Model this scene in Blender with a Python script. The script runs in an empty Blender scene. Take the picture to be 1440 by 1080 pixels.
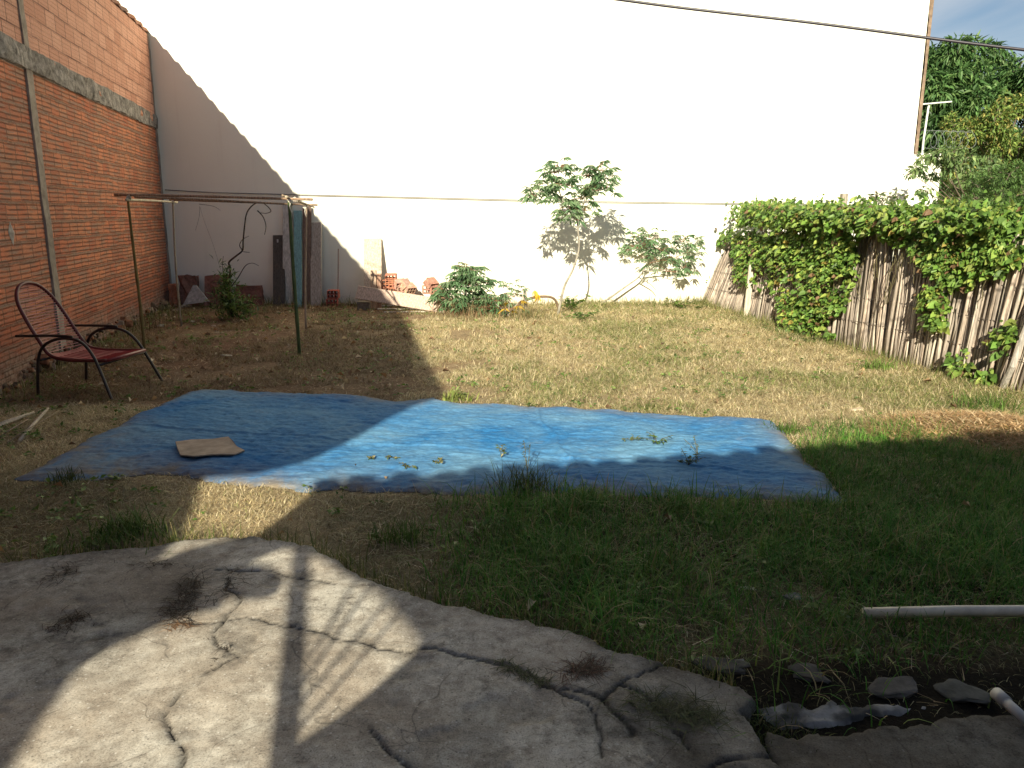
import bpy, bmesh, math, random
import numpy as np
from mathutils import Vector, Matrix
R = math.radians
random.seed(7); rng = np.random.default_rng(7)
scene = bpy.context.scene
C = scene.collection

# ------------------------------------------------------------------ camera
F = 1088.0; PITCH = R(12.4); CAMH = 1.6
cam_d = bpy.data.cameras.new('camera'); cam = bpy.data.objects.new('camera', cam_d); C.objects.link(cam)
cam.location = (0, 0, CAMH); cam.rotation_euler = (R(90)-PITCH, 0, 0)
cam_d.sensor_width = 36; cam_d.lens = F/1440*36; cam_d.clip_start = .05; cam_d.clip_end = 3000
scene.camera = cam
# ------------------------------------------------------------------ sky, sun, exposure
SUN = Vector((.20, 1.0, -.47))                      # direction the light travels
el = math.atan(.47/math.hypot(.2, 1)); 
world = bpy.data.worlds.new('World'); scene.world = world; world.use_nodes = True
wn = world.node_tree; wn.nodes.clear()
sky = wn.nodes.new('ShaderNodeTexSky'); sky.sky_type = 'NISHITA'; sky.sun_disc = False
sky.sun_elevation = el; sky.sun_rotation = math.pi+math.atan2(.2, 1); sky.dust_density = .6; sky.ozone_density = 2.0
bg = wn.nodes.new('ShaderNodeBackground'); bg.inputs[1].default_value = .047
out = wn.nodes.new('ShaderNodeOutputWorld')
tc = wn.nodes.new('ShaderNodeTexCoord'); mp = wn.nodes.new('ShaderNodeMapping')
mp.inputs['Scale'].default_value = (3, 3, 9); mp.inputs['Rotation'].default_value = (.5, .3, 0)
nz = wn.nodes.new('ShaderNodeTexNoise'); nz.inputs['Scale'].default_value = 1.6; nz.inputs['Detail'].default_value = 7
nz.inputs['Distortion'].default_value = .6
cr = wn.nodes.new('ShaderNodeValToRGB'); cr.color_ramp.elements[0].position = .46; cr.color_ramp.elements[1].position = .72
cr.color_ramp.elements[1].color = (.6, .6, .6, 1)
mx = wn.nodes.new('ShaderNodeMix'); mx.data_type = 'RGBA'; mx.inputs[7].default_value = (9, 9.2, 9.4, 1)
L = wn.links.new
L(tc.outputs['Generated'], mp.inputs[0]); L(mp.outputs[0], nz.inputs['Vector']); L(nz.outputs[0], cr.inputs[0])
L(cr.outputs[0], mx.inputs[0]); L(sky.outputs[0], mx.inputs[6]); L(mx.outputs[2], bg.inputs[0]); L(bg.outputs[0], out.inputs[0])
sd = bpy.data.lights.new('sun', 'SUN'); sd.energy = 5.0; sd.angle = R(.55); sd.color = (1, .92, .72)
sun = bpy.data.objects.new('sun', sd); C.objects.link(sun); sun.location = (-3, -12, 9)
sun.rotation_euler = SUN.to_track_quat('-Z', 'Y').to_euler()
vs = scene.view_settings; vs.view_transform = 'Standard'; vs.look = 'None'; vs.gamma = 1; vs.exposure = .85
scene.cycles.max_bounces = 6

# ------------------------------------------------------------------ geometry of the view
CP, SP = math.cos(PITCH), math.sin(PITCH)
def ray(px, py):
    u, v = (px-720)/F, (py-540)/F
    return Vector((u, CP-v*SP, -SP-v*CP))
def at(px, py, z=0.0):
    r = ray(px, py); t = (z-CAMH)/r.z
    return Vector((r.x*t, r.y*t, z))
def atY(px, py, Y):
    r = ray(px, py); t = Y/r.y
    return Vector((r.x*t, Y, CAMH+r.z*t))
def proj(x, y, z=0.0):
    x = np.asarray(x, float); y = np.asarray(y, float)
    zc = z-CAMH; d = y*CP-zc*SP; dn = -y*SP-zc*CP
    return 720+F*x/d, 540+F*dn/d
WX0, WY0 = -6.15, 14.0                              # brick wall line
WD = Vector((.21, -1, 0)).normalized(); WN = Vector((1, .21, 0)).normalized()
def wallpt(s, z, off=0): return Vector((WX0, WY0, 0))+WD*s+WN*off+Vector((0, 0, z))

# ------------------------------------------------------------------ helpers
def sm(x, a, b):
    t = np.clip((x-a)/(b-a), 0, 1); return t*t*(3-2*t)
_perm = rng.permutation(4096); _val = rng.random(4096)
def vn(x, y, s=1.0, o=0):
    x = np.asarray(x, float)*s+o*17.3; y = np.asarray(y, float)*s+o*31.7
    xi = np.floor(x).astype(int); yi = np.floor(y).astype(int); fx = x-xi; fy = y-yi
    fx = fx*fx*(3-2*fx); fy = fy*fy*(3-2*fy)
    h = lambda a, b: _val[_perm[(a+_perm[b & 4095]) & 4095]]
    return (h(xi, yi)*(1-fx)+h(xi+1, yi)*fx)*(1-fy)+(h(xi, yi+1)*(1-fx)+h(xi+1, yi+1)*fx)*fy
def fbm(x, y, s=1.0, o=0, n=4):
    a = 0; w = .5; t = 0
    for i in range(n): a = a+w*vn(x, y, s*2**i, o+i); t += w; w *= .55
    return a/t
def tag(o, label=None, cat=None, group=None, kind=None):
    if label: o['label'] = label
    if cat: o['category'] = cat
    if group: o['group'] = group
    if kind: o['kind'] = kind
    return o
def empty(name, loc, label, cat, group=None):
    e = bpy.data.objects.new(name, None); e.empty_display_size = .1; e.location = loc; C.objects.link(e)
    return tag(e, label, cat, group)
def mesh(name, V, Fc, mat, parent=None, cols=None, smooth=False, origin=None):
    V = np.asarray(V, float).reshape(-1, 3)
    off = Vector(parent.location) if parent else (Vector(origin) if origin is not None else Vector(V.min(0)*[0, 0, 1]+V.mean(0)*[1, 1, 0]))
    if parent and parent.parent: off = off+Vector(parent.parent.location)
    V = V-np.array(off)
    me = bpy.data.meshes.new(name)
    if isinstance(Fc, np.ndarray):
        n, k = Fc.shape
        me.vertices.add(len(V)); me.vertices.foreach_set('co', V.ravel())
        me.loops.add(n*k); me.loops.foreach_set('vertex_index', Fc.ravel().astype(np.int32))
        me.polygons.add(n); me.polygons.foreach_set('loop_start', np.arange(0, n*k, k, dtype=np.int32))
        me.update(calc_edges=True)
    else:
        me.from_pydata([tuple(v) for v in V], [], Fc)
    if cols is not None:
        cols = np.asarray(cols, float); cols = np.concatenate([cols, np.ones((len(cols), 1))], 1) if cols.shape[1] == 3 else cols
        a = me.color_attributes.new('Col', 'FLOAT_COLOR', 'POINT'); a.data.foreach_set('color', cols.ravel())
    if smooth: me.polygons.foreach_set('use_smooth', np.ones(len(me.polygons), bool))
    me.materials.append(mat)
    o = bpy.data.objects.new(name, me); C.objects.link(o)
    if parent: o.parent = parent
    else: o.location = off
    return o
class MB:
    def __init__(s): s.v = []; s.f = []; s.c = []
    def add(s, vs, fs, col=(1, 1, 1)):
        b = len(s.v); s.v += [tuple(v) for v in vs]; s.f += [tuple(i+b for i in f) for f in fs]
        s.c += [tuple(col)]*len(vs); return s
    def box(s, c, size, M=None, col=(1, 1, 1), bev=0.0, jit=0.0):
        """box with chamfered edges when bev > 0"""
        hx, hy, hz = [a/2 for a in size]; M = M or Matrix.Identity(3); c = Vector(c)
        bm = bmesh.new(); bmesh.ops.create_cube(bm, size=1)
        for v in bm.verts: v.co = Vector((v.co.x*2*hx, v.co.y*2*hy, v.co.z*2*hz))+Vector([random.uniform(-jit, jit) for _ in range(3)])
        if bev: bmesh.ops.bevel(bm, geom=bm.edges[:], offset=bev, segments=1, affect='EDGES')
        bm.verts.ensure_lookup_table()
        s.add([c+M@v.co for v in bm.verts], [[v.index for v in f.verts] for f in bm.faces], col); bm.free(); return s
    def tube(s, pts, rad, n=6, col=(1, 1, 1), caps=True):
        pts = [Vector(p) for p in pts]
        if not hasattr(rad, '__len__'): rad = [rad]*len(pts)
        vs = []; fs = []; t0 = (pts[1]-pts[0]).normalized()
        up = Vector((0, 0, 1)) if abs(t0.z) < .9 else Vector((1, 0, 0))
        x = t0.cross(up).normalized()
        for i, p in enumerate(pts):
            t = (pts[min(i+1, len(pts)-1)]-pts[max(i-1, 0)]).normalized()
            x = (x-t*x.dot(t)); x = x.normalized() if x.length > 1e-6 else t.orthogonal().normalized(); y = t.cross(x)
            for k in range(n):
                a = 2*math.pi*k/n; vs.append(p+(x*math.cos(a)+y*math.sin(a))*rad[i])
        for i in range(len(pts)-1):
            for k in range(n): fs.append((i*n+k, i*n+(k+1) % n, (i+1)*n+(k+1) % n, (i+1)*n+k))
        if caps: fs.append(tuple(range(n))[::-1]); fs.append(tuple((len(pts)-1)*n+k for k in range(n)))
        return s.add(vs, fs, col)
    def build(s, name, mat, parent=None, smooth=False, origin=None):
        return mesh(name, s.v, s.f, mat, parent, s.c, smooth, origin)
def spline(P, n=8):
    P = [Vector(p) for p in P]; out = []
    for i in range(len(P)-1):
        a, b, c, d = P[max(i-1, 0)], P[i], P[i+1], P[min(i+2, len(P)-1)]
        for k in range(n):
            t = k/n
            out.append(.5*((2*b)+(c-a)*t+(2*a-5*b+4*c-d)*t*t+(3*b-a-3*c+d)*t**3))
    return out+[P[-1]]
def lerp(a, b, t): return [a[i]+(b[i]-a[i])*t for i in range(len(a))]

# ------------------------------------------------------------------ materials
def nmat(name, rough=.9, spec=.3):
    m = bpy.data.materials.new(name); m.use_nodes = True
    b = m.node_tree.nodes['Principled BSDF']; b.inputs['Roughness'].default_value = rough
    b.inputs['Specular IOR Level'].default_value = spec
    return m, m.node_tree, b
def nd(nt, t, **k):
    n = nt.nodes.new(t)
    for a, v in k.items(): setattr(n, a, v)
    return n
def noise(nt, vec, scale, detail=5, rough=.6, dist=0):
    n = nd(nt, 'ShaderNodeTexNoise'); n.inputs['Scale'].default_value = scale; n.inputs['Detail'].default_value = detail
    n.inputs['Roughness'].default_value = rough; n.inputs['Distortion'].default_value = dist
    if vec is not None: nt.links.new(vec, n.inputs['Vector'])
    return n.outputs[0]
def ramp(nt, fac, stops):
    r = nd(nt, 'ShaderNodeValToRGB'); e = r.color_ramp.elements
    while len(e) < len(stops): e.new(.5)
    for i, (p, c) in enumerate(stops):
        e[i].position = p; e[i].color = (c, c, c, 1) if not hasattr(c, '__len__') else tuple(c)+(1,)
    nt.links.new(fac, r.inputs[0]); return r.outputs[0]
def mix(nt, fac, a, b, mode='MIX'):
    m = nd(nt, 'ShaderNodeMix', data_type='RGBA', blend_type=mode)
    for i, x in ((0, fac), (6, a), (7, b)):
        if hasattr(x, 'is_output') or isinstance(x, bpy.types.NodeSocket): nt.links.new(x, m.inputs[i])
        else: m.inputs[i].default_value = x if i == 0 else tuple(x)+(1,)
    return m.outputs[2]
def mth(nt, op, a, b=0.0, c=None):
    m = nd(nt, 'ShaderNodeMath', operation=op)
    for i, x in enumerate((a, b) if c is None else (a, b, c)):
        if isinstance(x, bpy.types.NodeSocket): nt.links.new(x, m.inputs[i])
        else: m.inputs[i].default_value = x
    return m.outputs[0]
def bump(nt, b, h, strength=.5, dist=.01):
    n = nd(nt, 'ShaderNodeBump'); n.inputs['Strength'].default_value = strength; n.inputs['Distance'].default_value = dist
    nt.links.new(h, n.inputs['Height']); nt.links.new(n.outputs[0], b.inputs['Normal'])
def ocoord(nt): return nd(nt, 'ShaderNodeTexCoord').outputs['Object']
def mat_attr(name, rough=.85, ns=30, amt=.5, bs=0, trans=0, stretch=None, spec=.25):
    """colour from the mesh's own colour attribute, mottled by noise"""
    m, nt, b = nmat(name, rough, spec)
    at_ = nd(nt, 'ShaderNodeVertexColor', layer_name='Col')
    v = ocoord(nt)
    if stretch:
        mp = nd(nt, 'ShaderNodeMapping'); mp.inputs['Scale'].default_value = stretch; nt.links.new(v, mp.inputs[0]); v = mp.outputs[0]
    n = noise(nt, v, ns, 6, .65)
    f = ramp(nt, n, [(.3, 1-amt), (.7, 1+amt*.4)])
    col = mix(nt, 1.0, at_.outputs[0], f, 'MULTIPLY'); nt.links.new(col, b.inputs['Base Color'])
    if bs: bump(nt, b, n, .7, bs)
    if trans:
        t = nd(nt, 'ShaderNodeBsdfTranslucent'); nt.links.new(col, t.inputs[0])
        ms = nd(nt, 'ShaderNodeMixShader'); ms.inputs[0].default_value = trans
        nt.links.new(b.outputs[0], ms.inputs[1]); nt.links.new(t.outputs[0], ms.inputs[2])
        nt.links.new(ms.outputs[0], nt.nodes['Material Output'].inputs[0])
    return m
M_leaf = mat_attr('leaf', .5, 9, .35, 0, .3, spec=.4)
M_blade = mat_attr('grass_blade', .65, 5, .35, 0, .25)
M_wood = mat_attr('weathered_wood', .85, 5, .55, .002, stretch=(14, 14, 1))
M_cane = mat_attr('dry_cane', .75, 6, .6, .002, stretch=(9, 9, 1.2))
M_bark = mat_attr('bark', .9, 14, .55, .004)
M_clay = mat_attr('clay', .92, 22, .5, .004)
M_stone = mat_attr('rubble_stone', .9, 18, .5, .006)
M_metal = mat_attr('painted_metal', .4, 40, .3, 0, spec=.5)
M_cord = mat_attr('plastic_cord', .45, 20, .2, 0, spec=.5)
M_pipe = mat_attr('pvc_pipe', .5, 9, .3, 0, spec=.4)
M_card = mat_attr('cardboard', .9, 12, .35, .002)

def mat_brickwall():
    m, nt, b = nmat('hollow_brick_wall', .92, .2)
    sep = nd(nt, 'ShaderNodeSeparateXYZ'); uv = nd(nt, 'ShaderNodeUVMap'); lk = nt.links.new
    wob = noise(nt, uv.outputs[0], 1.3, 3)
    lk(uv.outputs[0], sep.inputs[0]); s_, z_ = sep.outputs[0], sep.outputs[1]
    z2 = mth(nt, 'ADD', z_, mth(nt, 'MULTIPLY', mth(nt, 'SUBTRACT', wob, .5), .035))
    cmb = nd(nt, 'ShaderNodeCombineXYZ'); lk(s_, cmb.inputs[0]); lk(z2, cmb.inputs[1]); vec = cmb.outputs[0]
    def brick(w, h, ms, smth, off):
        t = nd(nt, 'ShaderNodeTexBrick'); t.offset = off; lk(vec, t.inputs['Vector'])
        t.inputs['Scale'].default_value = 1; t.inputs['Brick Width'].default_value = w; t.inputs['Row Height'].default_value = h
        t.inputs['Mortar Size'].default_value = ms; t.inputs['Mortar Smooth'].default_value = smth
        t.inputs['Color1'].default_value = (0, 0, 0, 1); t.inputs['Color2'].default_value = (1, 1, 1, 1); t.inputs['Mortar'].default_value = (.5, .5, .5, 1)
        return t
    lo = brick(.26, .19, .011, .25, .43); up = brick(.31, .19, .007, .3, .46)
    n1 = noise(nt, vec, 2.2, 5); n2 = noise(nt, vec, 14, 6, .7); n3 = noise(nt, vec, 60, 4)
    mps = nd(nt, 'ShaderNodeMapping'); mps.inputs['Scale'].default_value = (1.3, 9, 1); lk(vec, mps.inputs[0])
    n4 = noise(nt, mps.outputs[0], 2.4, 5, .6)
    # ribs: thin grooves, four to a course, broken where mortar has filled them
    zz = mth(nt, 'MULTIPLY', z2, 1/.19*4); fr = mth(nt, 'ABSOLUTE', mth(nt, 'SUBTRACT', mth(nt, 'FRACT', zz), .5))
    rib = ramp(nt, fr, [(.0, 1.0), (.14, .75), (.24, 0)])
    brk = ramp(nt, n4, [(.34, 0), (.5, 1)])
    rib = mth(nt, 'MULTIPLY', rib, brk)
    rows = mth(nt, 'FRACT', mth(nt, 'MULTIPLY', z2, 1/.19))
    clo = ramp(nt, lo.outputs['Color'], [(0, (.60, .18, .095)), (.35, (.74, .27, .14)), (.7, (.66, .22, .12)), (1, (.50, .135, .075))])
    clo = mix(nt, mth(nt, 'MULTIPLY', ramp(nt, n1, [(.35, 0), (.7, 1)]), .5), clo, (.42, .24, .15))
    smear = mth(nt, 'MULTIPLY', ramp(nt, n4, [(.46, 0), (.62, 1)]), .8)
    clo = mix(nt, smear, clo, (.34, .24, .185))
    clo = mix(nt, mth(nt, 'MULTIPLY', rib, .68), clo, (.13, .04, .02))
    mrt = mix(nt, ramp(nt, n2, [(.4, 0), (.6, 1)]), (.33, .20, .14), (.16, .065, .04))
    clo = mix(nt, mth(nt, 'MULTIPLY', lo.outputs['Fac'], .8), clo, mrt)
    cup = ramp(nt, up.outputs['Color'], [(0, (.66, .33, .23)), (.5, (.74, .395, .285)), (1, (.60, .285, .195))])
    sx = mth(nt, 'ABSOLUTE', mth(nt, 'SUBTRACT', mth(nt, 'FRACT', mth(nt, 'MULTIPLY', s_, 22)), .5))
    cup = mix(nt, mth(nt, 'MULTIPLY', ramp(nt, sx, [(0, 1), (.2, 0)]), .16), cup, (.25, .09, .06))
    jn = mth(nt, 'MULTIPLY', up.outputs['Fac'], ramp(nt, n1, [(.38, .35), (.6, 1)]))
    cup = mix(nt, jn, cup, (.13, .055, .04))
    band = mix(nt, n2, (.10, .085, .075), (.52, .46, .42)); 
    isup = mth(nt, 'GREATER_THAN', z_, 3.16)
    # pale mortar smeared along some bed joints, and the wall darker red toward its foot
    bj = ramp(nt, rows, [(0, 1), (.13, .7), (.2, 0), (.9, 0), (1, 1)]) if False else mth(nt, 'GREATER_THAN', mth(nt, 'ABSOLUTE', mth(nt, 'SUBTRACT', rows, .5)), .42)
    mpb = nd(nt, 'ShaderNodeMapping'); mpb.inputs['Scale'].default_value = (.5, 4, 1); lk(vec, mpb.inputs[0])
    n6 = noise(nt, mpb.outputs[0], 1.7, 4, .6)
    clo = mix(nt, mth(nt, 'MULTIPLY', mth(nt, 'MULTIPLY', bj, ramp(nt, n6, [(.42, .05), (.6, .8)])), .5), clo, (.44, .32, .25))
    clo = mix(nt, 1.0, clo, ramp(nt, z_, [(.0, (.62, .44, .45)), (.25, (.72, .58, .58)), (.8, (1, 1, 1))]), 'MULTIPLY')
    c = mix(nt, isup, clo, cup)
    c = mix(nt, mth(nt, 'MULTIPLY', ramp(nt, n2, [(.60, 0), (.72, 1)]), .5), c, (.10, .045, .03))
    # crumbled, stained plinth
    pl = mth(nt, 'ADD', z_, mth(nt, 'MULTIPLY', mth(nt, 'SUBTRACT', n1, .5), 1.0))
    plm = ramp(nt, pl, [(.14, 1), (.42, 0)])
    plc = mix(nt, ramp(nt, n2, [(.35, 0), (.65, 1)]), (.13, .07, .05), (.40, .29, .23))
    c = mix(nt, mth(nt, 'MULTIPLY', plm, .85), c, plc)
    c = mix(nt, 1.0, c, ramp(nt, n3, [(.25, .78), (.75, 1.08)]), 'MULTIPLY')
    lk(c, b.inputs['Base Color'])
    h = mth(nt, 'SUBTRACT', mth(nt, 'MULTIPLY', n2, .5), mth(nt, 'ADD', mth(nt, 'MULTIPLY', rib, .7), mth(nt, 'MULTIPLY', mth(nt, 'MAXIMUM', lo.outputs['Fac'], up.outputs['Fac']), .7)))
    bump(nt, b, h, .9, .012)
    return m
def mat_cement(name, c0, c1, sc=9, bd=.01):
    m, nt, b = nmat(name, .95, .15); v = ocoord(nt)
    n = noise(nt, v, sc, 8, .72, .4); n2 = noise(nt, v, sc*.2, 4)
    c = ramp(nt, n, [(.32, c0), (.68, c1)]); c = mix(nt, 1.0, c, ramp(nt, n2, [(.3, .72), (.7, 1.08)]), 'MULTIPLY')
    nt.links.new(c, b.inputs['Base Color']); bump(nt, b, n, .9, bd); return m
def mat_whitewall():
    m, nt, b = nmat('limewashed_render', .93, .15); v = ocoord(nt)
    n = noise(nt, v, .7, 6, .6); n2 = noise(nt, v, 7, 7, .7)
    mpn = nd(nt, 'ShaderNodeMapping'); mpn.inputs['Scale'].default_value = (3.5, 3.5, .22); nt.links.new(v, mpn.inputs[0])
    n3 = noise(nt, mpn.outputs[0], 2, 6, .6)
    c = mix(nt, ramp(nt, n, [(.35, 0), (.65, 1)]), (.85, .835, .73), (.89, .875, .76))
    c = mix(nt, mth(nt, 'MULTIPLY', ramp(nt, n3, [(.55, 0), (.8, 1)]), .22), c, (.62, .55, .46))
    geo = nd(nt, 'ShaderNodeNewGeometry'); sp = nd(nt, 'ShaderNodeSeparateXYZ'); nt.links.new(geo.outputs['Position'], sp.inputs[0])
    low = ramp(nt, mth(nt, 'ADD', sp.outputs[2], mth(nt, 'MULTIPLY', n2, .5)), [(.22, 1), (.8, 0)])
    c = mix(nt, mth(nt, 'MULTIPLY', low, .5), c, (.60, .45, .34))     # splashed soil near the ground
    nt.links.new(c, b.inputs['Base Color']); bump(nt, b, n2, .35, .006); return m
def mat_concrete(name='worn_concrete', k=1.0):
    m, nt, b = nmat(name, .9, .25); v = ocoord(nt); lk = nt.links.new
    at_ = nd(nt, 'ShaderNodeVertexColor', layer_name='Col')
    n = noise(nt, v, 1.6, 7, .65, .2); n2 = noise(nt, v, 13, 10, .76, 0); n3 = noise(nt, v, 170, 3, .7)
    c = ramp(nt, n2, [(.36, (.20*k, .18*k, .155*k)), (.44, (.38*k, .35*k, .30*k)), (.51, (.50*k, .465*k, .40*k)), (.62, (.66*k, .625*k, .55*k))])
    c = mix(nt, ramp(nt, n, [(.40, .0), (.62, .8)]), c, mix(nt, n2, (.30*k, .245*k, .19*k), (.52*k, .44*k, .35*k)))
    n5 = noise(nt, v, 3.1, 10, .8, .15)
    c = mix(nt, ramp(nt, n5, [(.51, 0), (.66, .62)]), c, (.16*k, .14*k, .12*k))
    n7 = noise(nt, v, 38, 6, .8); c = mix(nt, ramp(nt, n7, [(.62, 0), (.70, .6)]), c, (.09*k, .08*k, .07*k))
    c = mix(nt, 1.0, c, ramp(nt, n3, [(.36, .6), (.46, .95), (.65, 1.12)]), 'MULTIPLY')
    mpv = nd(nt, 'ShaderNodeVectorMath', operation='MULTIPLY_ADD'); nv_ = nd(nt, 'ShaderNodeTexNoise'); nv_.inputs['Scale'].default_value = 3; lk(v, nv_.inputs['Vector'])
    lk(nv_.outputs['Color'], mpv.inputs[0]); mpv.inputs[1].default_value = (.5, .5, .5); lk(v, mpv.inputs[2])
    vo = nd(nt, 'ShaderNodeTexVoronoi', feature='DISTANCE_TO_EDGE'); vo.inputs['Scale'].default_value = 2.1; lk(mpv.outputs[0], vo.inputs['Vector'])
    hair = mth(nt, 'MULTIPLY', ramp(nt, vo.outputs['Distance'], [(0, 1), (.010, 0)]), ramp(nt, n5, [(.44, 0), (.54, .6)]))
    c = mix(nt, hair, c, (.08*k, .07*k, .06*k))                        # hairline crazing
    vf = nd(nt, 'ShaderNodeTexVoronoi'); vf.inputs['Scale'].default_value = 75; lk(v, vf.inputs['Vector'])
    sc_ = nd(nt, 'ShaderNodeSeparateColor'); lk(vf.outputs['Color'], sc_.inputs[0])
    spk = mth(nt, 'MULTIPLY', mth(nt, 'LESS_THAN', vf.outputs['Distance'], .28), mth(nt, 'GREATER_THAN', sc_.outputs[0], .80))
    c = mix(nt, mth(nt, 'MULTIPLY', spk, .55), c, mix(nt, mth(nt, 'GREATER_THAN', sc_.outputs[1], .5), (.10*k, .09*k, .08*k), (.75*k, .72*k, .66*k)))   # exposed grit
    c = mix(nt, 1.0, c, at_.outputs[0], 'MULTIPLY')
    lk(c, b.inputs['Base Color'])
    h = mth(nt, 'ADD', mth(nt, 'MULTIPLY', n2, .8), mth(nt, 'MULTIPLY', n3, .25)); bump(nt, b, h, .6, .0045); return m
def mat_ground():
    m, nt, b = nmat('soil_and_thatch', .97, .1); v = ocoord(nt); lk = nt.links.new
    at_ = nd(nt, 'ShaderNodeVertexColor', layer_name='Col')
    n = noise(nt, v, 9, 8, .75, .3); n2 = noise(nt, v, 55, 5, .7)
    mpn = nd(nt, 'ShaderNodeMapping'); mpn.inputs['Scale'].default_value = (1, .35, 1); lk(v, mpn.inputs[0])
    n3 = noise(nt, mpn.outputs[0], 38, 5, .7, 1.5)
    f = mth(nt, 'MULTIPLY', ramp(nt, n, [(.3, .6), (.7, 1.25)]), ramp(nt, n3, [(.3, .6), (.7, 1.35)]))
    c = mix(nt, 1.0, at_.outputs[0], f, 'MULTIPLY')
    c = mix(nt, 1.0, c, ramp(nt, n2, [(.3, .65), (.7, 1.2)]), 'MULTIPLY')
    lk(c, b.inputs['Base Color']); bump(nt, b, mth(nt, 'ADD', n, n2), 1, .02); return m
def mat_tarp():
    m, nt, b = nmat('blue_woven_tarpaulin', .85, .08); v = ocoord(nt); lk = nt.links.new
    n = noise(nt, v, 1.1, 6, .65, .5)
    mpn = nd(nt, 'ShaderNodeMapping'); mpn.inputs['Scale'].default_value = (.8, 3.0, 1); mpn.inputs['Rotation'].default_value = (0, 0, .12); lk(v, mpn.inputs[0])
    n2 = noise(nt, mpn.outputs[0], 7, 8, .7, 1.0); n3 = noise(nt, v, 45, 5, .7)
    c = ramp(nt, n2, [(.3, (.014, .12, .33)), (.5, (.03, .18, .42)), (.7, (.075, .25, .49))])
    c = mix(nt, ramp(nt, n, [(.38, .0), (.64, .55)]), c, (.22, .40, .51))               # sun-bleached and dusty
    n4 = noise(nt, v, 2.6, 8, .75, .8)
    c = mix(nt, ramp(nt, n4, [(.58, 0), (.74, .4)]), c, (.26, .27, .25))                # dried mud
    at_ = nd(nt, 'ShaderNodeVertexColor', layer_name='Col'); sp = nd(nt, 'ShaderNodeSeparateColor'); lk(at_.outputs[0], sp.inputs[0])
    ed = mth(nt, 'MULTIPLY', sp.outputs[0], ramp(nt, n4, [(.35, .15), (.6, 1)]))
    c = mix(nt, ed, c, (.24, .20, .15))
    c = mix(nt, 1.0, c, ramp(nt, n3, [(.3, .8), (.7, 1.1)]), 'MULTIPLY')
    lk(c, b.inputs['Base Color'])
    bump(nt, b, mth(nt, 'ADD', mth(nt, 'MULTIPLY', n2, 1.0), mth(nt, 'MULTIPLY', n3, .2)), .55, .012); return m
M_brick = mat_brickwall(); M_white = mat_whitewall(); M_conc = mat_concrete(); M_conc_d = mat_concrete('damp_shaded_concrete', .30)  # paving copy is damp and lowered further, shade put into its colour
M_pillar = mat_cement('pillar_concrete', (.22, .17, .14), (.45, .38, .32), 6, .006)
M_band = mat_cement('rough_ring_beam', (.10, .085, .075), (.50, .44, .40), 11, .03)
M_ground = mat_ground(); M_tarp = mat_tarp()
M_trim = mat_cement('bare_edge_render', (.16, .11, .08), (.34, .25, .18), 12, .01)
M_tile = mat_attr('roof_tile', .9, 12, .4, .004)
M_plaster = mat_cement('house_render', (.10, .09, .08), (.17, .15, .13), 4, .003)

# ------------------------------------------------------------------ ground
GREEN = [(.09, .15, .03)]
PATIO = [(-260,815),(-100,800),(0,788),(60,783),(100,777),(150,772),(190,768),(230,762),(260,757),(320,752),(370,755),(400,759),(440,768),(468,782),(490,797),(520,812),(560,824),(600,836),(650,850),(700,862),(750,872),(800,880),(830,892),(850,905),(900,922),(950,938),(1000,950),(1040,962),(1055,978),(1050,1000),(1075,1040),(1100,1100),(1150,1300),(1300,2200),(-900,2200)]
PATIO_W = np.array([[p.x, p.y] for p in (at(a, b, .04) for a, b in PATIO)])
def inside(x, y, P):
    r = np.zeros(np.shape(x), bool); n = len(P)
    for i in range(n):
        x1, y1 = P[i]; x2, y2 = P[(i+1) % n]
        c = ((y1 > y) != (y2 > y)) & (x < (x2-x1)*(y-y1)/(y2-y1+1e-12)+x1); r ^= c
    return r
def dist(x, y, P, closed=True):
    d = np.full(np.shape(x), 1e9); n = len(P)
    for i in range(n if closed else n-1):
        a = np.array(P[i], float); b = np.array(P[(i+1) % n], float); ab = b-a; L2 = ab@ab+1e-12
        t = np.clip(((x-a[0])*ab[0]+(y-a[1])*ab[1])/L2, 0, 1)
        d = np.minimum(d, np.hypot(x-a[0]-t*ab[0], y-a[1]-t*ab[1]))
    return d
def sdist(x, y, P): return np.where(inside(x, y, P), 1, -1)*dist(x, y, P)
SLAB2 = [(1075,1016),(1110,1030),(1160,1032),(1210,1026),(1260,1016),(1310,1008),(1370,1000),(1460,1000),(1600,1010),(1800,2200),(1330,2200),(1150,1260),(1110,1100),(1080,1050)]
SLAB2_W = np.array([[p.x, p.y] for p in (at(a, b, .02) for a, b in SLAB2)])
TB = [(18,678),(60,680),(110,677),(170,674),(235,670),(290,679),(345,685),(430,692),(500,694),(560,697),(640,700),(720,700),(800,700),(870,702),(950,702),(1020,703),(1080,704),(1130,708),(1165,712),(1200,708)]
TT = [(262,556),(300,549),(350,552),(400,555),(450,557),(500,560),(560,567),(610,563),(650,570),(700,571),(745,577),(780,575),(820,580),(860,579),(900,585),(940,586),(985,590),(1020,589),(1060,592),(1083,593)]
TL = [(18,678),(55,660),(95,640),(130,618),(160,606),(185,590),(222,576),(262,556)]
TR = [(1200,708),(1172,690),(1160,672),(1142,660),(1128,642),(1114,626),(1100,608),(1083,593)]
TARP_W = np.array([[p.x, p.y] for p in (at(a, b) for a, b in TL[:-1]+TT[:-1]+TR[::-1][:-1]+TB[::-1][:-1])])
def gh(x, y):
    """height of the yard"""
    x = np.asarray(x, float); y = np.asarray(y, float)
    h = (fbm(x, y, .55, 1)-.5)*.06+(fbm(x, y, 3.5, 5)-.5)*.022
    near = 1-sm(np.hypot(x, y), 18, 30)
    return h*near-.012*sm(sdist(x, y, PATIO_W), -.25, -.02)
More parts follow.
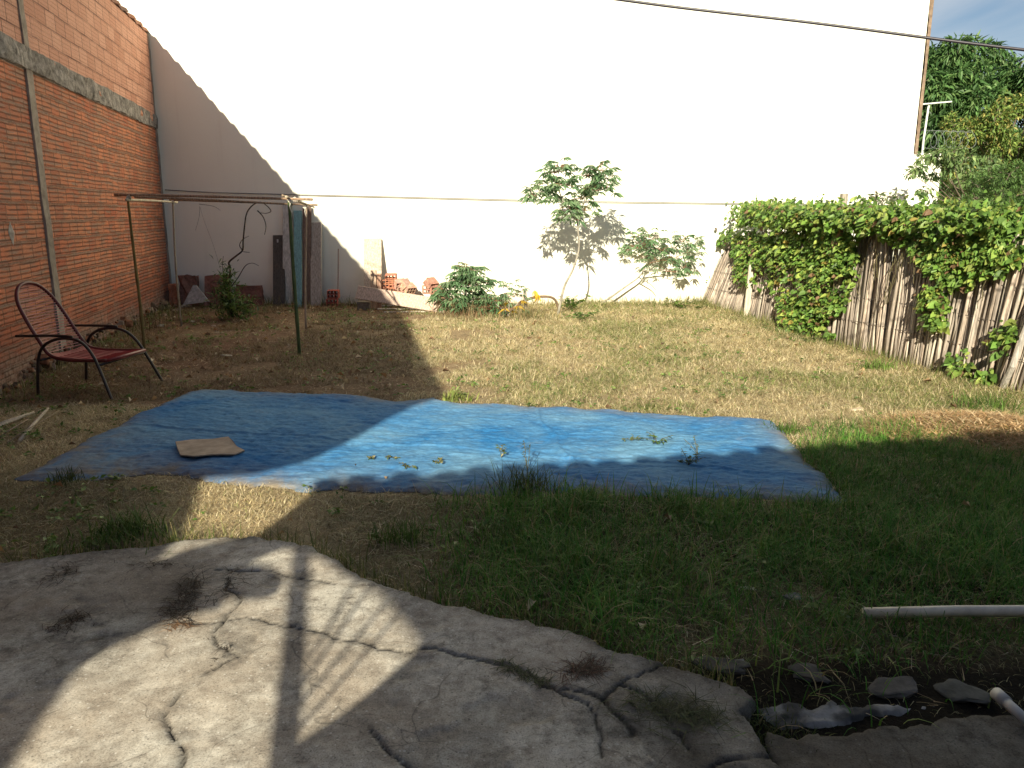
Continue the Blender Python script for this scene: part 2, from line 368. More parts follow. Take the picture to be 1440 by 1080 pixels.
def zones(x, y):
    px, py = proj(x, y)
    lush = np.maximum(sm(px, 560, 860)*sm(py, 690, 722), sm(px, 1120, 1230)*sm(py, 585, 650))
    lush = np.maximum(lush, sm(px, 1090, 1170)*sm(py, 618, 650)*.9)
    lush = lush*(.25+.95*sm(fbm(x, y, 1.1, 3), .28, .6))*(1-.55*sm(py, 880, 985)*(1-.5*sm(px, 1100, 1400)))*(.6+.4*sm(vn(x, y, 1.3, 63), .2, .5))
    lawn = sm(px, 560, 860)*(1-sm(py, 600, 640))*sm(fbm(x, y, .8, 9), .36, .60)
    bare = sm(fbm(x, y, .6, 21), .45, .66)*(1-sm(px, 560, 760)*.75)
    farleft = (1-sm(px, 520, 640))*(1-sm(py, 540, 600))
    return px, py, np.clip(lush, 0, 1), lawn, bare, farleft
def axis(a, b, st, far):
    m = list(np.arange(a, b+st/2, st)); g = st
    lo = [a]; hi = [b]
    while hi[-1] < far: g *= 1.35; hi.append(hi[-1]+g); lo.append(lo[-1]-g)
    return np.array(lo[:0:-1]+m+hi[1:])
gx = axis(-7, 7.5, .045, 900); gy = axis(1.2, 14.4, .045, 900)
X, Y = np.meshgrid(gx, gy); Z = gh(X, Y)
px, py, lush, lawn, bare, fl = zones(X, Y)
infr = (Y > 1)
straw = np.array([.60, .48, .29]); soil = np.array([.20, .115, .065]); grn = np.array([.24, .24, .09]); dk = np.array([.055, .042, .022])
t = fbm(X, Y, 2.1, 33)[..., None]
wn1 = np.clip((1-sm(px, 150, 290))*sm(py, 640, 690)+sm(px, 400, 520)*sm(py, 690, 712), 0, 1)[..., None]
col = straw*(1-t*.45)+soil*(t*.45)
col = col*(1-.65*bare[..., None])+soil*.65*bare[..., None]
col = col*(1-.3*lawn[..., None])+grn*.3*lawn[..., None]
col = col*(1-.65*fl[..., None])+np.array([.13, .072, .05])*.65*fl[..., None]  # bare brown soil at far left, tone also darkened to stand for shade
lf = np.clip(lush*1.3, 0, 1)[..., None]; col = col*(1-lf)+dk*lf
# damp black soil, darkened further as painted shade, at the broken end of the patio, reddish burnt soil under the climber
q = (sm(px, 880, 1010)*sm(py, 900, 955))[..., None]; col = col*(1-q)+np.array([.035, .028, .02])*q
a_ = at(330, 490); q = np.clip(1-np.hypot(X-a_.x, (Y-a_.y)*.6)/1.3, 0, 1)[..., None]*.7; col = col*(1-q)+np.array([.17, .075, .055])*q
col = col*(1-.5*wn1)  # shade beside the sunlit strip painted into the ground
far_ = sm(np.hypot(X, Y-7), 11, 20)[..., None]; col = col*(1-far_)+np.array([.10, .11, .05])*far_
ny, nx = X.shape; idx = np.arange(nx*ny).reshape(ny, nx)
Fq = np.stack([idx[:-1, :-1], idx[:-1, 1:], idx[1:, 1:], idx[1:, :-1]], -1).reshape(-1, 4)
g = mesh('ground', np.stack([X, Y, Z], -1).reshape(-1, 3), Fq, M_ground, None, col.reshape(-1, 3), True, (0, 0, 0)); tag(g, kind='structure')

# ------------------------------------------------------------------ patio slabs (broken edges, cracks)
CR = [[(590,912),(640,918),(680,920),(720,930),(745,945),(770,965),(800,985),(830,1000),(850,1030),(845,1060)],
      [(310,815),(330,840),(318,870),(312,905),(330,925),(300,935),(285,950)],[(255,967),(240,985),(232,1005),(240,1020),(238,1040),(243,1060),(248,1085)],
      [(270,870),(300,873),(345,865),(380,872),(430,885),(480,893),(530,905),(590,912)],[(770,965),(810,975),(845,985),(870,1000),(885,1022)],
      [(845,985),(870,965),(900,975),(930,1000),(950,1030),(965,1060)],[(520,1020),(545,1045),(575,1065),(600,1090)],[(980,1085),(1040,1065),(1090,1058)],
      [(300,802),(340,800),(385,805),(430,812),(470,820)],[(870,965),(905,940),(955,935)]]
CRW = [np.array([[at(a, b, .04).x, at(a, b, .04).y] for a, b in c]) for c in CR]
def slab(name, P, top, x0, x1, y0, y1, st, mat, cracks, depth=.06, tilt=0):
    xs = np.arange(x0, x1, st); ys = np.arange(y0, y1, st*1.25); X, Y = np.meshgrid(xs, ys)
    d = sdist(X, Y, P)+(fbm(X, Y, 9, 2)-.5)*.06+(fbm(X, Y, 2.5, 8)-.5)*.05+(fbm(X, Y, 34, 12)-.5)*.03
    w = np.clip((d+.012)/.022, 0, 1)
    Z = -depth+(top+depth)*np.sqrt(w*(2-w))+(fbm(X, Y, 1.4, 4)-.5)*.018*w+(fbm(X, Y, 14, 6)-.5)*.007*w
    c = np.ones(X.shape)*(.82+.3*fbm(X, Y, 2.2, 15))
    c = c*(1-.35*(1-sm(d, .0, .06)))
    wx = X+(vn(X, Y, 30, 3)-.5)*.012+(vn(X, Y, 9, 4)-.5)*.06; wy = Y+(vn(X, Y, 30, 5)-.5)*.012+(vn(X, Y, 9, 6)-.5)*.06
    for i, k in enumerate(cracks):
        dd = dist(wx, wy, k, False); wd = .0045+.004*vn(X, Y, 5, 50+i)**2*(1.3 if i in (0, 4, 5) else .5)
        g_ = 1-sm(dd, wd*.35, wd*1.4); Z = Z-.009*g_; c = c*(1-.75*g_)
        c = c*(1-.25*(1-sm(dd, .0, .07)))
    qx, qy = proj(X, Y); c = c*(1-.34*(1-sm(qx+(fbm(X, Y, 3, 23)-.5)*240+(qy-800)*.5, 230, 420))*(1-sm(qy, 900, 1010)))      # darker toward the far left end
    c = c*(1-.5*sm(qx+(fbm(X, Y, 3, 19)-.5)*260, 720, 1020)*sm(qy, 860, 960)) if tilt == 0 and cracks else c      # shade at the right end painted into the colour
    # scaled-off dents
    q = sm(fbm(X, Y, 3.3, 61), .62, .70); Z = Z-.006*q*w; c = c*(1-.22*q)
    keep = d > -.05
    ny, nx = X.shape; idx = np.arange(nx*ny).reshape(ny, nx)
    kf = keep[:-1, :-1] | keep[1:, 1:]
    Fq = np.stack([idx[:-1, :-1], idx[:-1, 1:], idx[1:, 1:], idx[1:, :-1]], -1)[kf]
    used = np.unique(Fq); mp_ = -np.ones(nx*ny, int); mp_[used] = np.arange(len(used))
    o = mesh(name, np.stack([X, Y, Z], -1).reshape(-1, 3)[used], mp_[Fq], mat, None, np.repeat(c.reshape(-1, 1)[used], 3, 1), True, (0, 2, 0))
    return tag(o, kind='structure')
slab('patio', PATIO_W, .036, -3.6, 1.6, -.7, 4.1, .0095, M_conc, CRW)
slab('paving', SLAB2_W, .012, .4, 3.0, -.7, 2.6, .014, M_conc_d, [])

# ------------------------------------------------------------------ brick wall
ZT = 4.66
bw = empty('brick_wall', wallpt(0, 0), 'tall unplastered orange hollow brick wall along the left side of the yard', 'wall')
def wallbox(name, s0, s1, z0, z1, off0, off1, mat, nu=2, nv=2, rough_=0, uv=True, parent=bw):
    """slab on the wall line with a finely divided yard side"""
    V = []; Fc = []
    def P(s, z, o): return wallpt(s, z, o)
    S = np.linspace(s0, s1, nu); Zs = np.linspace(z0, z1, nv)
    for z in Zs:
        for s in S:
            e = rough_*(fbm(s, z, 3.5, 70)-.45) if rough_ else 0
            if rough_ and z in (z0, z1): zz = z+rough_*.6*(float(fbm(s, z, 2.6, 72))-.5)
            else: zz = z
            V.append(P(s, zz, off1+float(e)))
    for j in range(nv-1):
        for i in range(nu-1): Fc.append((j*nu+i, (j+1)*nu+i, (j+1)*nu+i+1, j*nu+i+1))
    b = len(V); V += [P(s0, z0, off0), P(s1, z0, off0), P(s1, z1, off0), P(s0, z1, off0)]
    a = [0, nu-1, nv*nu-1, (nv-1)*nu]
    Fc += [(b, b+3, b+2, b+1)][::-1]
    Fc += [tuple(range(nu-1, -1, -1))+(b, b+1), tuple(range((nv-1)*nu, nv*nu))+(b+2, b+3)]
    Fc += [tuple(j*nu for j in range(nv))+(b+3, b), tuple(j*nu+nu-1 for j in range(nv-1, -1, -1))+(b+1, b+2)]
    o = mesh(name, V, Fc, mat, parent)
    if uv:
        l = o.data.uv_layers.new(name='UVMap')
        for lp in o.data.loops:
            v = Vector(o.data.vertices[lp.vertex_index].co); l.data[lp.index].uv = (v.dot(WD), v.z)
    return o
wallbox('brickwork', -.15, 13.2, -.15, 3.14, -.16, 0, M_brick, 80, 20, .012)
wallbox('upper_brickwork', -.15, 13.2, 3.14, ZT-.10, -.15, .012, M_brick, 60, 8, .01)
wallbox('ring_beam', -.15, 13.2, 3.04, 3.27, -.02, .026, M_band, 420, 9, .09, False)
for s in (5.66,):
    wallbox('pillar', s-.085, s+.085, -.1, 3.06, -.02, .022, M_pillar, 5, 60, .02, False)
    wallbox('pillar', s-.055+.0, s+.075, 3.26, ZT-.12, -.02, .028, M_pillar, 5, 30, .02, False)
wallbox('pillar', .0, .07, -.1, ZT-.1, -.02, .02, M_pillar, 3, 60, .03, False)
# rubble footing that sticks out at the foot
mb = MB()
for i in range(170):
    s = random.uniform(.1, 9.5); sz = random.uniform(.02, .055)+random.random()**3*.07
    M = Matrix.Rotation(random.uniform(0, 3), 3, 'Z')@Matrix.Rotation(random.uniform(-.5, .5), 3, 'X')
    c = random.choice([(.20, .13, .09), (.26, .19, .14), (.26, .11, .06), (.13, .09, .06)])
    mb.box(wallpt(s, random.uniform(0, .16 if s < 7 else .08), random.uniform(0, .05)), (sz*1.4, sz, sz*.9), M, c, sz*.14, sz*.22)
mb.build('rubble_footing', M_stone, bw)
# mortar patch like the pale diamond on the wall
mb = MB(); p = wallpt(6.6, 1.42, .006)
mb.add([p+WD*a+Vector((0, 0, b))+WN*c for a, b, c in ((-.07,0,0),(0,-.12,0),(.08,.01,0),(.01,.11,0),(0,0,.015))], [(0,1,4),(1,2,4),(2,3,4),(3,0,4)], (.42,.36,.32))
mb.build('mortar_patch', M_stone, bw)
# coping of lapped tiles (stepped upper edge)
mb = MB()
s = -.1
while s < 13.1:
    L_ = random.uniform(.38, .46); a = wallpt(s, ZT-.11, -.20); dz = random.uniform(.015, .035)
    M = Matrix((WD, WN, Vector((0, 0, 1)))).transposed()
    vs_ = []
    for (ds, z) in ((0, .0), (L_*1.03, .0)):
        for o_, zz in ((-.02, 0), (.04, .06), (.13, .085), (.20, .05), (.23, -.005)):
            lift = (.045+dz) if ds == 0 else dz*.2
            vs_.append(a+WD*ds+WN*o_+Vector((0, 0, zz+lift)))
    fs_ = [(k, k+1, k+6, k+5) for k in range(4)]+[(0, 1, 2, 3, 4), (5, 9, 8, 7, 6), (0, 5, 9, 4)]
    mb.add(vs_, fs_, random.choice([(.36, .15, .09), (.30, .14, .09), (.22, .12, .09), (.40, .19, .12)])); s += L_
mb.build('tile_coping', M_tile, bw)

# unseen wall past the brick wall's end, outline shaped to cast the left shadow
def sunback(p, n, d):           # from ground point back along the sun to plane n.x = d
    t_ = (n.dot(p)-d)/n.dot(SUN); return p-SUN*t_
wn_ = WN; wd_ = WN.dot(Vector((WX0, WY0, 0)))-.08
# profile in (s, z) on the wall line, anti-clockwise
q1 = [sunback(at(*p), wn_, wd_) for p in ((620, 559), (575, 574), (540, 592), (500, 615), (460, 637), (430, 650), (390, 662), (340, 671), (270, 674))]
def s_of(p): return (p-Vector((WX0, WY0, 0))).dot(WD)
q2 = [sunback(at(*p, .04), wn_, wd_) for p in ((222, 760), (180, 805), (130, 870), (85, 930), (0, 1042))]
prof = [(13.19, -.1), (s_of(q2[-1])+3, -.1), (s_of(q2[-1])+3, q2[-1].z)]+[(s_of(p), p.z) for p in q2[::-1]]+[(s_of(p), p.z) for p in q1[::-1]]+[(13.19, ZT)]
mb = MB(); n = len(prof)
mb.add([wallpt(s, z, 0) for s, z in prof]+[wallpt(s, z, -.16) for s, z in prof], [tuple(range(n)), tuple(range(2*n-1, n-1, -1))]+[(i, n+i, n+(i+1) % n, (i+1) % n) for i in range(n)])
o = mb.build('shadow_wall', M_plaster, origin=wallpt(15, 0)); tag(o, 'unseen wall continuing the tall brick wall, outline shaped to cast the left shadow', 'wall')

# ------------------------------------------------------------------ white building at the back
wb = empty('neighbouring_building', (0, 14, 0), 'tall blank white rendered building wall closing the back of the yard', 'building')
mb = MB(); x0, x1 = -6.75, 6.98
mb.box((.5*(x0+x1), 17, 3.8), (x1-x0, 6, 7.8)); mb.build('wall', M_white, wb)
V = []; Fc = []; zs = np.linspace(2.62, 7.7, 90)
for i, z in enumerate(zs):
    e = .012*(random.random()-.5)+.02*(float(vn(z, 0, 3))-.5)
    V += [(6.99+e, 13.985, z), (7.045, 13.985, z), (7.045, 20, z)]
for i in range(len(zs)-1): Fc += [(3*i, 3*i+1, 3*i+4, 3*i+3), (3*i+1, 3*i+2, 3*i+5, 3*i+4)]
mesh('corner_edge', V, Fc, M_trim, wb)
mb = MB(); mb.box((7.24, 14.09, 1.3), (.51, .16, 2.66)); 
o = mb.build('garden_wall', M_white, origin=(7.24, 14.09, 0)); tag(o, 'low white wall beyond the corner of the tall white building', 'wall')

# ------------------------------------------------------------------ house behind the viewer: tiled eave, with an added cut-out wall shaped to cast the patio shadows
HN = Vector((-.22, 1, 0)).normalized(); HT = Vector((1, .22, 0)).normalized()
hc = Vector((-1.06, -.87, 0)); hd = HN.dot(hc)
hs = empty('house', (0, -1.2, 0), 'single storey house with tiled eave facing the yard, seen by its shadow', 'house')
def onf(px_, py_, z=.04): return sunback(at(px_, py_, z), HN, hd)
def sf(p): return (p-hc).dot(HT)
def hp(s, z, o=0): return hc+HT*s+HN*o+Vector((0, 0, z))
EZ = 2.60
outl = [onf(*p) for p in ((427, 693), (395, 722), (352, 750), (262, 772), (180, 806), (60, 880))]
out2 = [(sf(p), p.z) for p in outl]
out2[0] = (out2[0][0], EZ-.02)
hole_px = [(468,782),(490,797),(537,815),(567,843),(605,882),(582,917),(530,963),(480,1003),(407,1050),(372,1110),(300,1240),(-60,1240),(-120,1120),(0,1053),(43,980),(87,933),(167,887),(233,857),(277,843),(335,843),(393,823),(403,803),(385,786),(352,779),(290,803),(300,794),(350,778),(397,760),(440,764)]
hole_px = [(440,764),(468,782),(490,797),(537,815),(567,843),(605,882),(582,917),(530,963),(480,1003),(407,1050),(372,1110),(300,1240),(-60,1240),(-120,1120),(0,1053),(43,980),(87,933),(167,887),(233,857),(277,843),(318,838),(322,800),(290,803),(350,777),(397,758)]
hole = [(sf(p), p.z) for p in (onf(*q) for q in hole_px)]
outer = [out2[0]]+out2[1:]+[(-5.2, out2[-1][1]-.1), (-5.2, -.1), (7.5, -.1), (7.5, EZ-.02)]
bm = bmesh.new()
def loop(pts):
    v = [bm.verts.new(hp(s, z)) for s, z in pts]; return [bm.edges.new((v[i], v[(i+1) % len(v)])) for i in range(len(v))]
es = loop(outer)+loop(hole)
bmesh.ops.triangle_fill(bm, edges=es, use_beauty=True)
r = bmesh.ops.extrude_face_region(bm, geom=bm.faces[:])
for v in r['geom']:
    if isinstance(v, bmesh.types.BMVert): v.co -= HN*.12
bm.verts.ensure_lookup_table()
mesh('shadow_mask_wall', [v.co for v in bm.verts], [[v.index for v in f.verts] for f in bm.faces], M_plaster, hs); bm.free()  # added wall, its opening cut to shape the light on the patio
# unseen bars and disc added in the opening to cast the patio's shadow shapes
def bar(name, a, b, r_, mat=M_wood):
    mb = MB(); mb.tube([onf(*a)-HN*.06, onf(*b)-HN*.06], r_, 8, (.25, .2, .15)); return mb.build(name, mat, hs)
bar('post', (427, 745), (392, 1110), .034)  # unseen bar placed only for its straight shadow
for a, b in (((440,905),(505,800)),((415,960),(520,815)),((412,985),(540,838)),((405,1025),(560,850)),((100,935),(235,850)),((115,915),(240,842)),((135,900),(230,850))):
    bar('shadow_bar', a, b, .008 if a[0] > 200 else .006)
c0 = onf(352, 808); mb = MB(); n = 28; pts = [onf(352+48*math.cos(2*math.pi*k/n), 806+25*math.sin(2*math.pi*k/n)) for k in range(n)]
mb.add([p-HN*.07 for p in pts]+[p-HN*.09 for p in pts], [tuple(range(n)), tuple(range(2*n-1, n-1, -1))]+[(i, n+i, n+(i+1) % n, (i+1) % n) for i in range(n)], (.3, .3, .3))
mb.build('shadow_disc', M_metal, hs)
mb = MB(); mb.box((2.15, .35, .95), (.14, 1.6, 1.9), None, (1, 1, 1), .01); mb.build('sky_blocker', M_plaster, hs)  # added unseen wall that blocks sky to darken the lower right
# roof: slab plus rows of tiles at the eave
s0 = out2[0][0]; mb = MB()
mb.add([hp(s0, EZ-.06, .02), hp(7.8, EZ-.06, .02), hp(7.8, EZ+.75, -4.2), hp(s0, EZ+.75, -4.2), hp(s0, EZ, .02), hp(7.8, EZ, .02), hp(7.8, EZ+.81, -4.2), hp(s0, EZ+.81, -4.2)],
       [(0,3,2,1),(4,5,6,7),(0,1,5,4),(1,2,6,5),(2,3,7,6),(3,0,4,7)], (.3, .2, .15)); mb.build('roof', M_tile, hs)
mb = MB(); s = s0+.08
while s < 7.7:
    r_ = .085; e = random.uniform(-.03, .05); vs_ = []
    for o_, z in ((.06+e, 0), (-1.2, .22)):
        for k in range(7):
            a = math.pi*k/6; vs_.append(hp(s-r_*math.cos(a), EZ+z+r_*.34*math.sin(a)-.005+random.uniform(0, .003), o_))
    mb.add(vs_, [(k, k+1, k+8, k+7) for k in range(6)]+[(0, 1, 2, 3, 4, 5, 6), tuple(range(13, 6, -1)), (0, 6, 13, 7)], (.38, .17, .1)); s += random.choice([.2, .21, .22, .26])
mb.build('roof_tile_row', M_tile, hs)

# ------------------------------------------------------------------ blue tarpaulin (Coons patch between its four ragged edges)
def curve(pts, n):
    P = np.array([[at(a, b).x, at(a, b).y] for a, b in pts]); d = np.r_[0, np.cumsum(np.hypot(*np.diff(P, axis=0).T))]; d /= d[-1]
    t = np.linspace(0, 1, n); return np.stack([np.interp(t, d, P[:, 0]), np.interp(t, d, P[:, 1])], -1)
nu, nv = 620, 260
B, T_, Lc, Rc = curve(TB, nu), curve(TT, nu), curve(TL, nv), curve(TR, nv)
u = np.linspace(0, 1, nu)[None, :, None]; v = np.linspace(0, 1, nv)[:, None, None]
P = (1-v)*B[None]+v*T_[None]+(1-u)*Lc[:, None]+u*Rc[:, None]-((1-u)*(1-v)*B[0]+u*v*T_[-1]+u*(1-v)*B[-1]+(1-u)*v*T_[0])
X, Y = P[..., 0], P[..., 1]
er = (fbm(X, Y, 7, 40)-.5)*.13+(fbm(X, Y, 30, 43)-.5)*.04
ed = np.minimum(np.minimum(u[..., 0], 1-u[..., 0])*6.5, np.minimum(v[..., 0], 1-v[..., 0])*2.3)+0*X
Y = Y+er*np.exp(-ed*8); X = X+(fbm(X, Y, 6, 44)-.5)*.1*np.exp(-ed*8)
w1 = fbm(X*.45+vn(X, Y, 1.2, 6)*.5, Y*1.3+vn(X, Y, 1.1, 7)*.6, 2.6, 41, 4); w1 = 1-np.abs(w1*2-1)*2.4
w2 = 1-np.abs(fbm(X*.7+Y*.35, Y*1.6, 7, 45, 3)*2-1)*2
w3 = 1-np.abs(fbm(X+Y*.5, Y*1.1, 15, 52, 4)*2-1)*2; w4 = 1-np.abs(fbm(X*.8-Y*.4, Y+X*.2, 9, 57, 4)*2-1)*2
Z = gh(X, Y)+.024+(.006*np.clip(w1, -.5, 1)+.006*np.clip(w2, -.5, 1)+.0035*np.clip(w3, -.5, 1)+.005*np.clip(w4, -.5, 1)+.02*(fbm(X, Y, 1.3, 46)-.5)+.010*np.exp(-((X*.24+Y-4.95+.03*np.sin(X*5))/.018)**2)+.009*np.exp(-((X-.35+.15*(Y-5)+.02*np.sin(Y*9))/.016)**2))*(1-.8*np.exp(-ed*16))
Z = Z-.022*np.exp(-ed*16)
bh_ = 1.1*np.exp(-ed*6); bh_ += .12*sm(-X, 3.6, 4.6)
# left end lies half buried in dust
bl = at(120, 650); bh_ += .45*np.exp(-((X-bl.x)**2+(Y-bl.y)**2)/.35)
idx = np.arange(nu*nv).reshape(nv, nu)
Fq = np.stack([idx[:-1, :-1], idx[:-1, 1:], idx[1:, 1:], idx[1:, :-1]], -1).reshape(-1, 4)
tp = mesh('tarpaulin', np.stack([X, Y, Z], -1).reshape(-1, 3), Fq, M_tarp, None, np.repeat(np.clip(bh_, 0, 1).reshape(-1, 1), 3, 1), True, (at(620, 630)))
sol = tp.modifiers.new('thickness', 'SOLIDIFY'); sol.thickness = .002
tag(tp, 'wrinkled dusty blue tarpaulin spread flat on the grass', 'tarpaulin')
def gz(x, y): return float(gh(np.array([x]), np.array([y]))[0])
def ground_at(px_, py_, dz=0): p = at(px_, py_); p.z = gz(p.x, p.y)+dz; return p

# ------------------------------------------------------------------ blades
def blades(n_or_xy, length, width, lean, colf, z0=None, seg=3, flat=0.0):
    xy = n_or_xy; n = len(xy); th = rng.random(n)*2*np.pi; L_ = length; W = width
    d = np.stack([np.cos(th), np.sin(th)], -1); side = np.stack([-d[:, 1], d[:, 0]], -1)
    zb = gh(xy[:, 0], xy[:, 1]) if z0 is None else z0
    rows = []
    for k in range(seg+1):
        t = k/seg; out_ = lean*(t**1.6)*L_; up = L_*t*np.sqrt(np.clip(1-(lean*t)**2*.6, .02, 1))*(1-flat)
        w = W*(1-t)**.7
        c = np.stack([xy[:, 0]+d[:, 0]*out_, xy[:, 1]+d[:, 1]*out_, zb-.004+up], -1)
        if k < seg:
            o = np.concatenate([side*w[:, None]*.5, np.zeros((n, 1))], 1); rows += [c-o, c+o]
        else: rows += [c]
    V = np.stack(rows, 1); nvp = V.shape[1]; base = (np.arange(n)*nvp)[:, None]
    tr = []
    for k in range(seg-1): a = 2*k; tr += [[a, a+1, a+3], [a, a+3, a+2]]
    a = 2*(seg-1); tr += [[a, a+1, a+2]]
    Fc = (base[:, None, :]+np.array(tr)[None]).reshape(-1, 3)
    return V.reshape(-1, 3), Fc, np.repeat(colf, nvp, 0)
def scatter(n, x0, x1, y0, y1, f):
    x = rng.uniform(x0, x1, n); y = rng.uniform(y0, y1, n); k = rng.random(n) < f(x, y)
    return np.stack([x[k], y[k]], -1)
def inyard(x, y):
    s = (x-WX0-.21*(WY0-y)); px, py = proj(x, y)
    fx = 3.41+.1625*(14-y)
    return (s > .06) & (y < 13.9) & (x < fx+.25) & (px > -60) & (px < 1500) & (py < 1130)
def offslab(x, y): return (sdist(x, y, PATIO_W)+(fbm(x, y, 9, 2)-.5)*.05+(fbm(x, y, 2.5, 8)-.5)*.05 < -.02) & (sdist(x, y, SLAB2_W) < 0)
offtarp = lambda x, y: sdist(x, y, TARP_W) < .02*vn(x, y, 9, 2)+.0
def pick(cols, n, jit=.25):
    c = np.array(cols)[rng.integers(0, len(cols), n)]; return c*(1+jit*(rng.random((n, 1))-.5)*2)
parts = []
def mud(x, y):
    px, py = proj(x, y); return 1-.85*sm(px, 900, 1010)*sm(py, 905, 950)
# dry, short, matted grass everywhere
f = lambda x, y: inyard(x, y)*offslab(x, y)*offtarp(x, y)*mud(x, y)*np.clip((.40+.9*sm(fbm(x, y, 2.4, 12), .3, .65)-.6*zones(x, y)[4]-.42*zones(x, y)[5])*(6.5/np.maximum(y, 4))**1.1, 0, 1)
xy = scatter(760000, -6.2, 5, 2.2, 13.9, f); n = len(xy); lw = zones(xy[:, 0], xy[:, 1])
sc = .34+.105*xy[:, 1]
far_ = lw[5]; gcol = rng.random(n) < (.08+.46*lw[3]+.5*lw[2])
cc = np.where(gcol[:, None], pick([(.20, .27, .07), (.28, .31, .10), (.36, .36, .14)], n), pick([(.72, .61, .36), (.60, .49, .27), (.82, .71, .46), (.44, .34, .18)], n))
cc = np.where(((lw[5] > .5) & ~gcol)[:, None], cc*np.array([.38, .30, .28]), cc)  # far left blades darkened, shade put into their colour
px_, py_ = proj(xy[:, 0], xy[:, 1]); wn2 = np.clip((1-sm(px_, 150, 290))*sm(py_, 640, 690)+sm(px_, 400, 520)*sm(py_, 690, 712), 0, 1)[:, None]      # shade either side of the sunlit strip painted into the blades
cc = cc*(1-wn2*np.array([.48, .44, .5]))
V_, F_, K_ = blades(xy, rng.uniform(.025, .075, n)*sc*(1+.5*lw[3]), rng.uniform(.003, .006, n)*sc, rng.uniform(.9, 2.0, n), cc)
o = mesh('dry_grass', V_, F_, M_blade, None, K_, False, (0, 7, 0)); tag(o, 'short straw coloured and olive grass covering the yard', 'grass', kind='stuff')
print('dry', n)
# lush green grass, lower right
f = lambda x, y: inyard(x, y)*offslab(x, y)*mud(x, y)*(sdist(x, y, TARP_W) < -.01+.05*vn(x, y, 7, 2))*np.clip(zones(x, y)[2]*1.25, 0, 1)*(.35+.65*sm(vn(x, y, 5.5, 77), .25, .6))
xy = scatter(190000, -1.2, 5, 2.0, 6.2, f); n = len(xy)
cl = vn(xy[:, 0], xy[:, 1], 1.7, 90)
tall = .55+.9*vn(xy[:, 0], xy[:, 1], 2.6, 91)
cc = pick([(.055, .17, .02), (.08, .21, .03), (.045, .13, .02), (.11, .22, .035), (.17, .23, .055)], n)*(.95+.6*cl[:, None])
dry = rng.random(n) < .10; cc[dry] = pick([(.42, .33, .17), (.30, .22, .11)], dry.sum())
V_, F_, K_ = blades(xy, rng.uniform(.05, .17, n)*tall, rng.uniform(.003, .0075, n), rng.uniform(.3, 1.7, n), cc, seg=4)
o = mesh('green_grass', V_, F_, M_blade, None, K_, False, (2, 4, 0)); tag(o, 'lush dark green grass in the shade between tarpaulin and patio', 'grass', kind='stuff')
print('lush', n)
# straw litter lying flat
f = lambda x, y: inyard(x, y)*mud(x, y)*(sdist(x, y, TARP_W) < .0)*(sdist(x, y, PATIO_W) < .01)*np.clip(.35+.8*fbm(x, y, 1.6, 14)-.2*zones(x, y)[2], 0, 1)*np.clip((6/np.maximum(y, 3.5))**1.2, 0, 1)
xy = scatter(100000, -6.2, 5, 2.2, 13.9, f); n = len(xy)
V_, F_, K_ = blades(xy, rng.uniform(.03, .12, n)*(.8+.04*xy[:, 1]), rng.uniform(.002, .006, n), np.full(n, 1.0), pick([(.60, .46, .26), (.46, .33, .18), (.30, .2, .12), (.70, .60, .42)], n), flat=.86)
V_[:, 2] += .01
o = mesh('straw_litter', V_, F_, M_blade, None, K_, False, (0, 7, 0)); tag(o, 'dead straw and stalks strewn over the soil', 'straw', kind='stuff')
# taller fringe at wall foot, fence foot and along patio
xs = []
for i in range(5200):
    r_ = random.random()
    if r_ < .45: x = random.uniform(-6, 3.6); y = 13.9-abs(random.gauss(0, .3))
    elif r_ < .70: y = random.uniform(6, 14); x = 3.41+.1625*(14-y)-.05-abs(random.gauss(0, .12))
    elif r_ < .80: s = random.uniform(.3, 9); p = wallpt(s, 0, .05+abs(random.gauss(0, .12))); x, y = p.x, p.y
    else:
        k = random.randrange(1, 27); a, b = PATIO_W[k], PATIO_W[k+1]; t = random.random(); x, y = a+(b-a)*t; y += abs(random.gauss(0, .05))
    xs.append((x, y))
xy = np.array(xs); n = len(xy)
V_, F_, K_ = blades(xy, rng.uniform(.06, .20, n)*(.6+.05*xy[:, 1]), rng.uniform(.004, .008, n)*(.6+.05*xy[:, 1]), rng.uniform(.2, 1.0, n), pick([(.15, .18, .05), (.10, .15, .03), (.40, .33, .16), (.26, .26, .1)], n), seg=4)
o = mesh('edge_grass', V_, F_, M_blade, None, K_, False, (0, 7, 0)); tag(o, 'taller unkempt grass fringing the walls, fence and patio edge', 'grass', kind='stuff')

# ------------------------------------------------------------------ leaves
def leafset(P, D, size, col, asp=.42, fold=.25, up=None):
    """n folded, pointed leaves; P base points, D directions, all arrays"""
    n = len(P); D = D/np.linalg.norm(D, axis=1, keepdims=True)
    if up is None: up = rng.normal(size=(n, 3))*.5+np.array([0, 0, 1.0])
    S = np.cross(D, up); S /= np.linalg.norm(S, axis=1, keepdims=True)+1e-9; N = np.cross(S, D)
    s = size[:, None]; w = s*asp*.5
    a = P; b = P+D*s*.42+S*w+N*s*fold*.4; c = P+D*s*.42-S*w+N*s*fold*.4; e = P+D*s-N*s*.12; m_ = P+D*s*.45
    V = np.stack([a, b, m_, c, e], 1).reshape(-1, 3); base = (np.arange(n)*5)[:, None, None]
    Fc = (base+np.array([[0, 1, 2], [0, 2, 3], [1, 4, 2], [2, 4, 3]])[None]).reshape(-1, 3)
    return V, Fc, np.repeat(col, 5, 0)
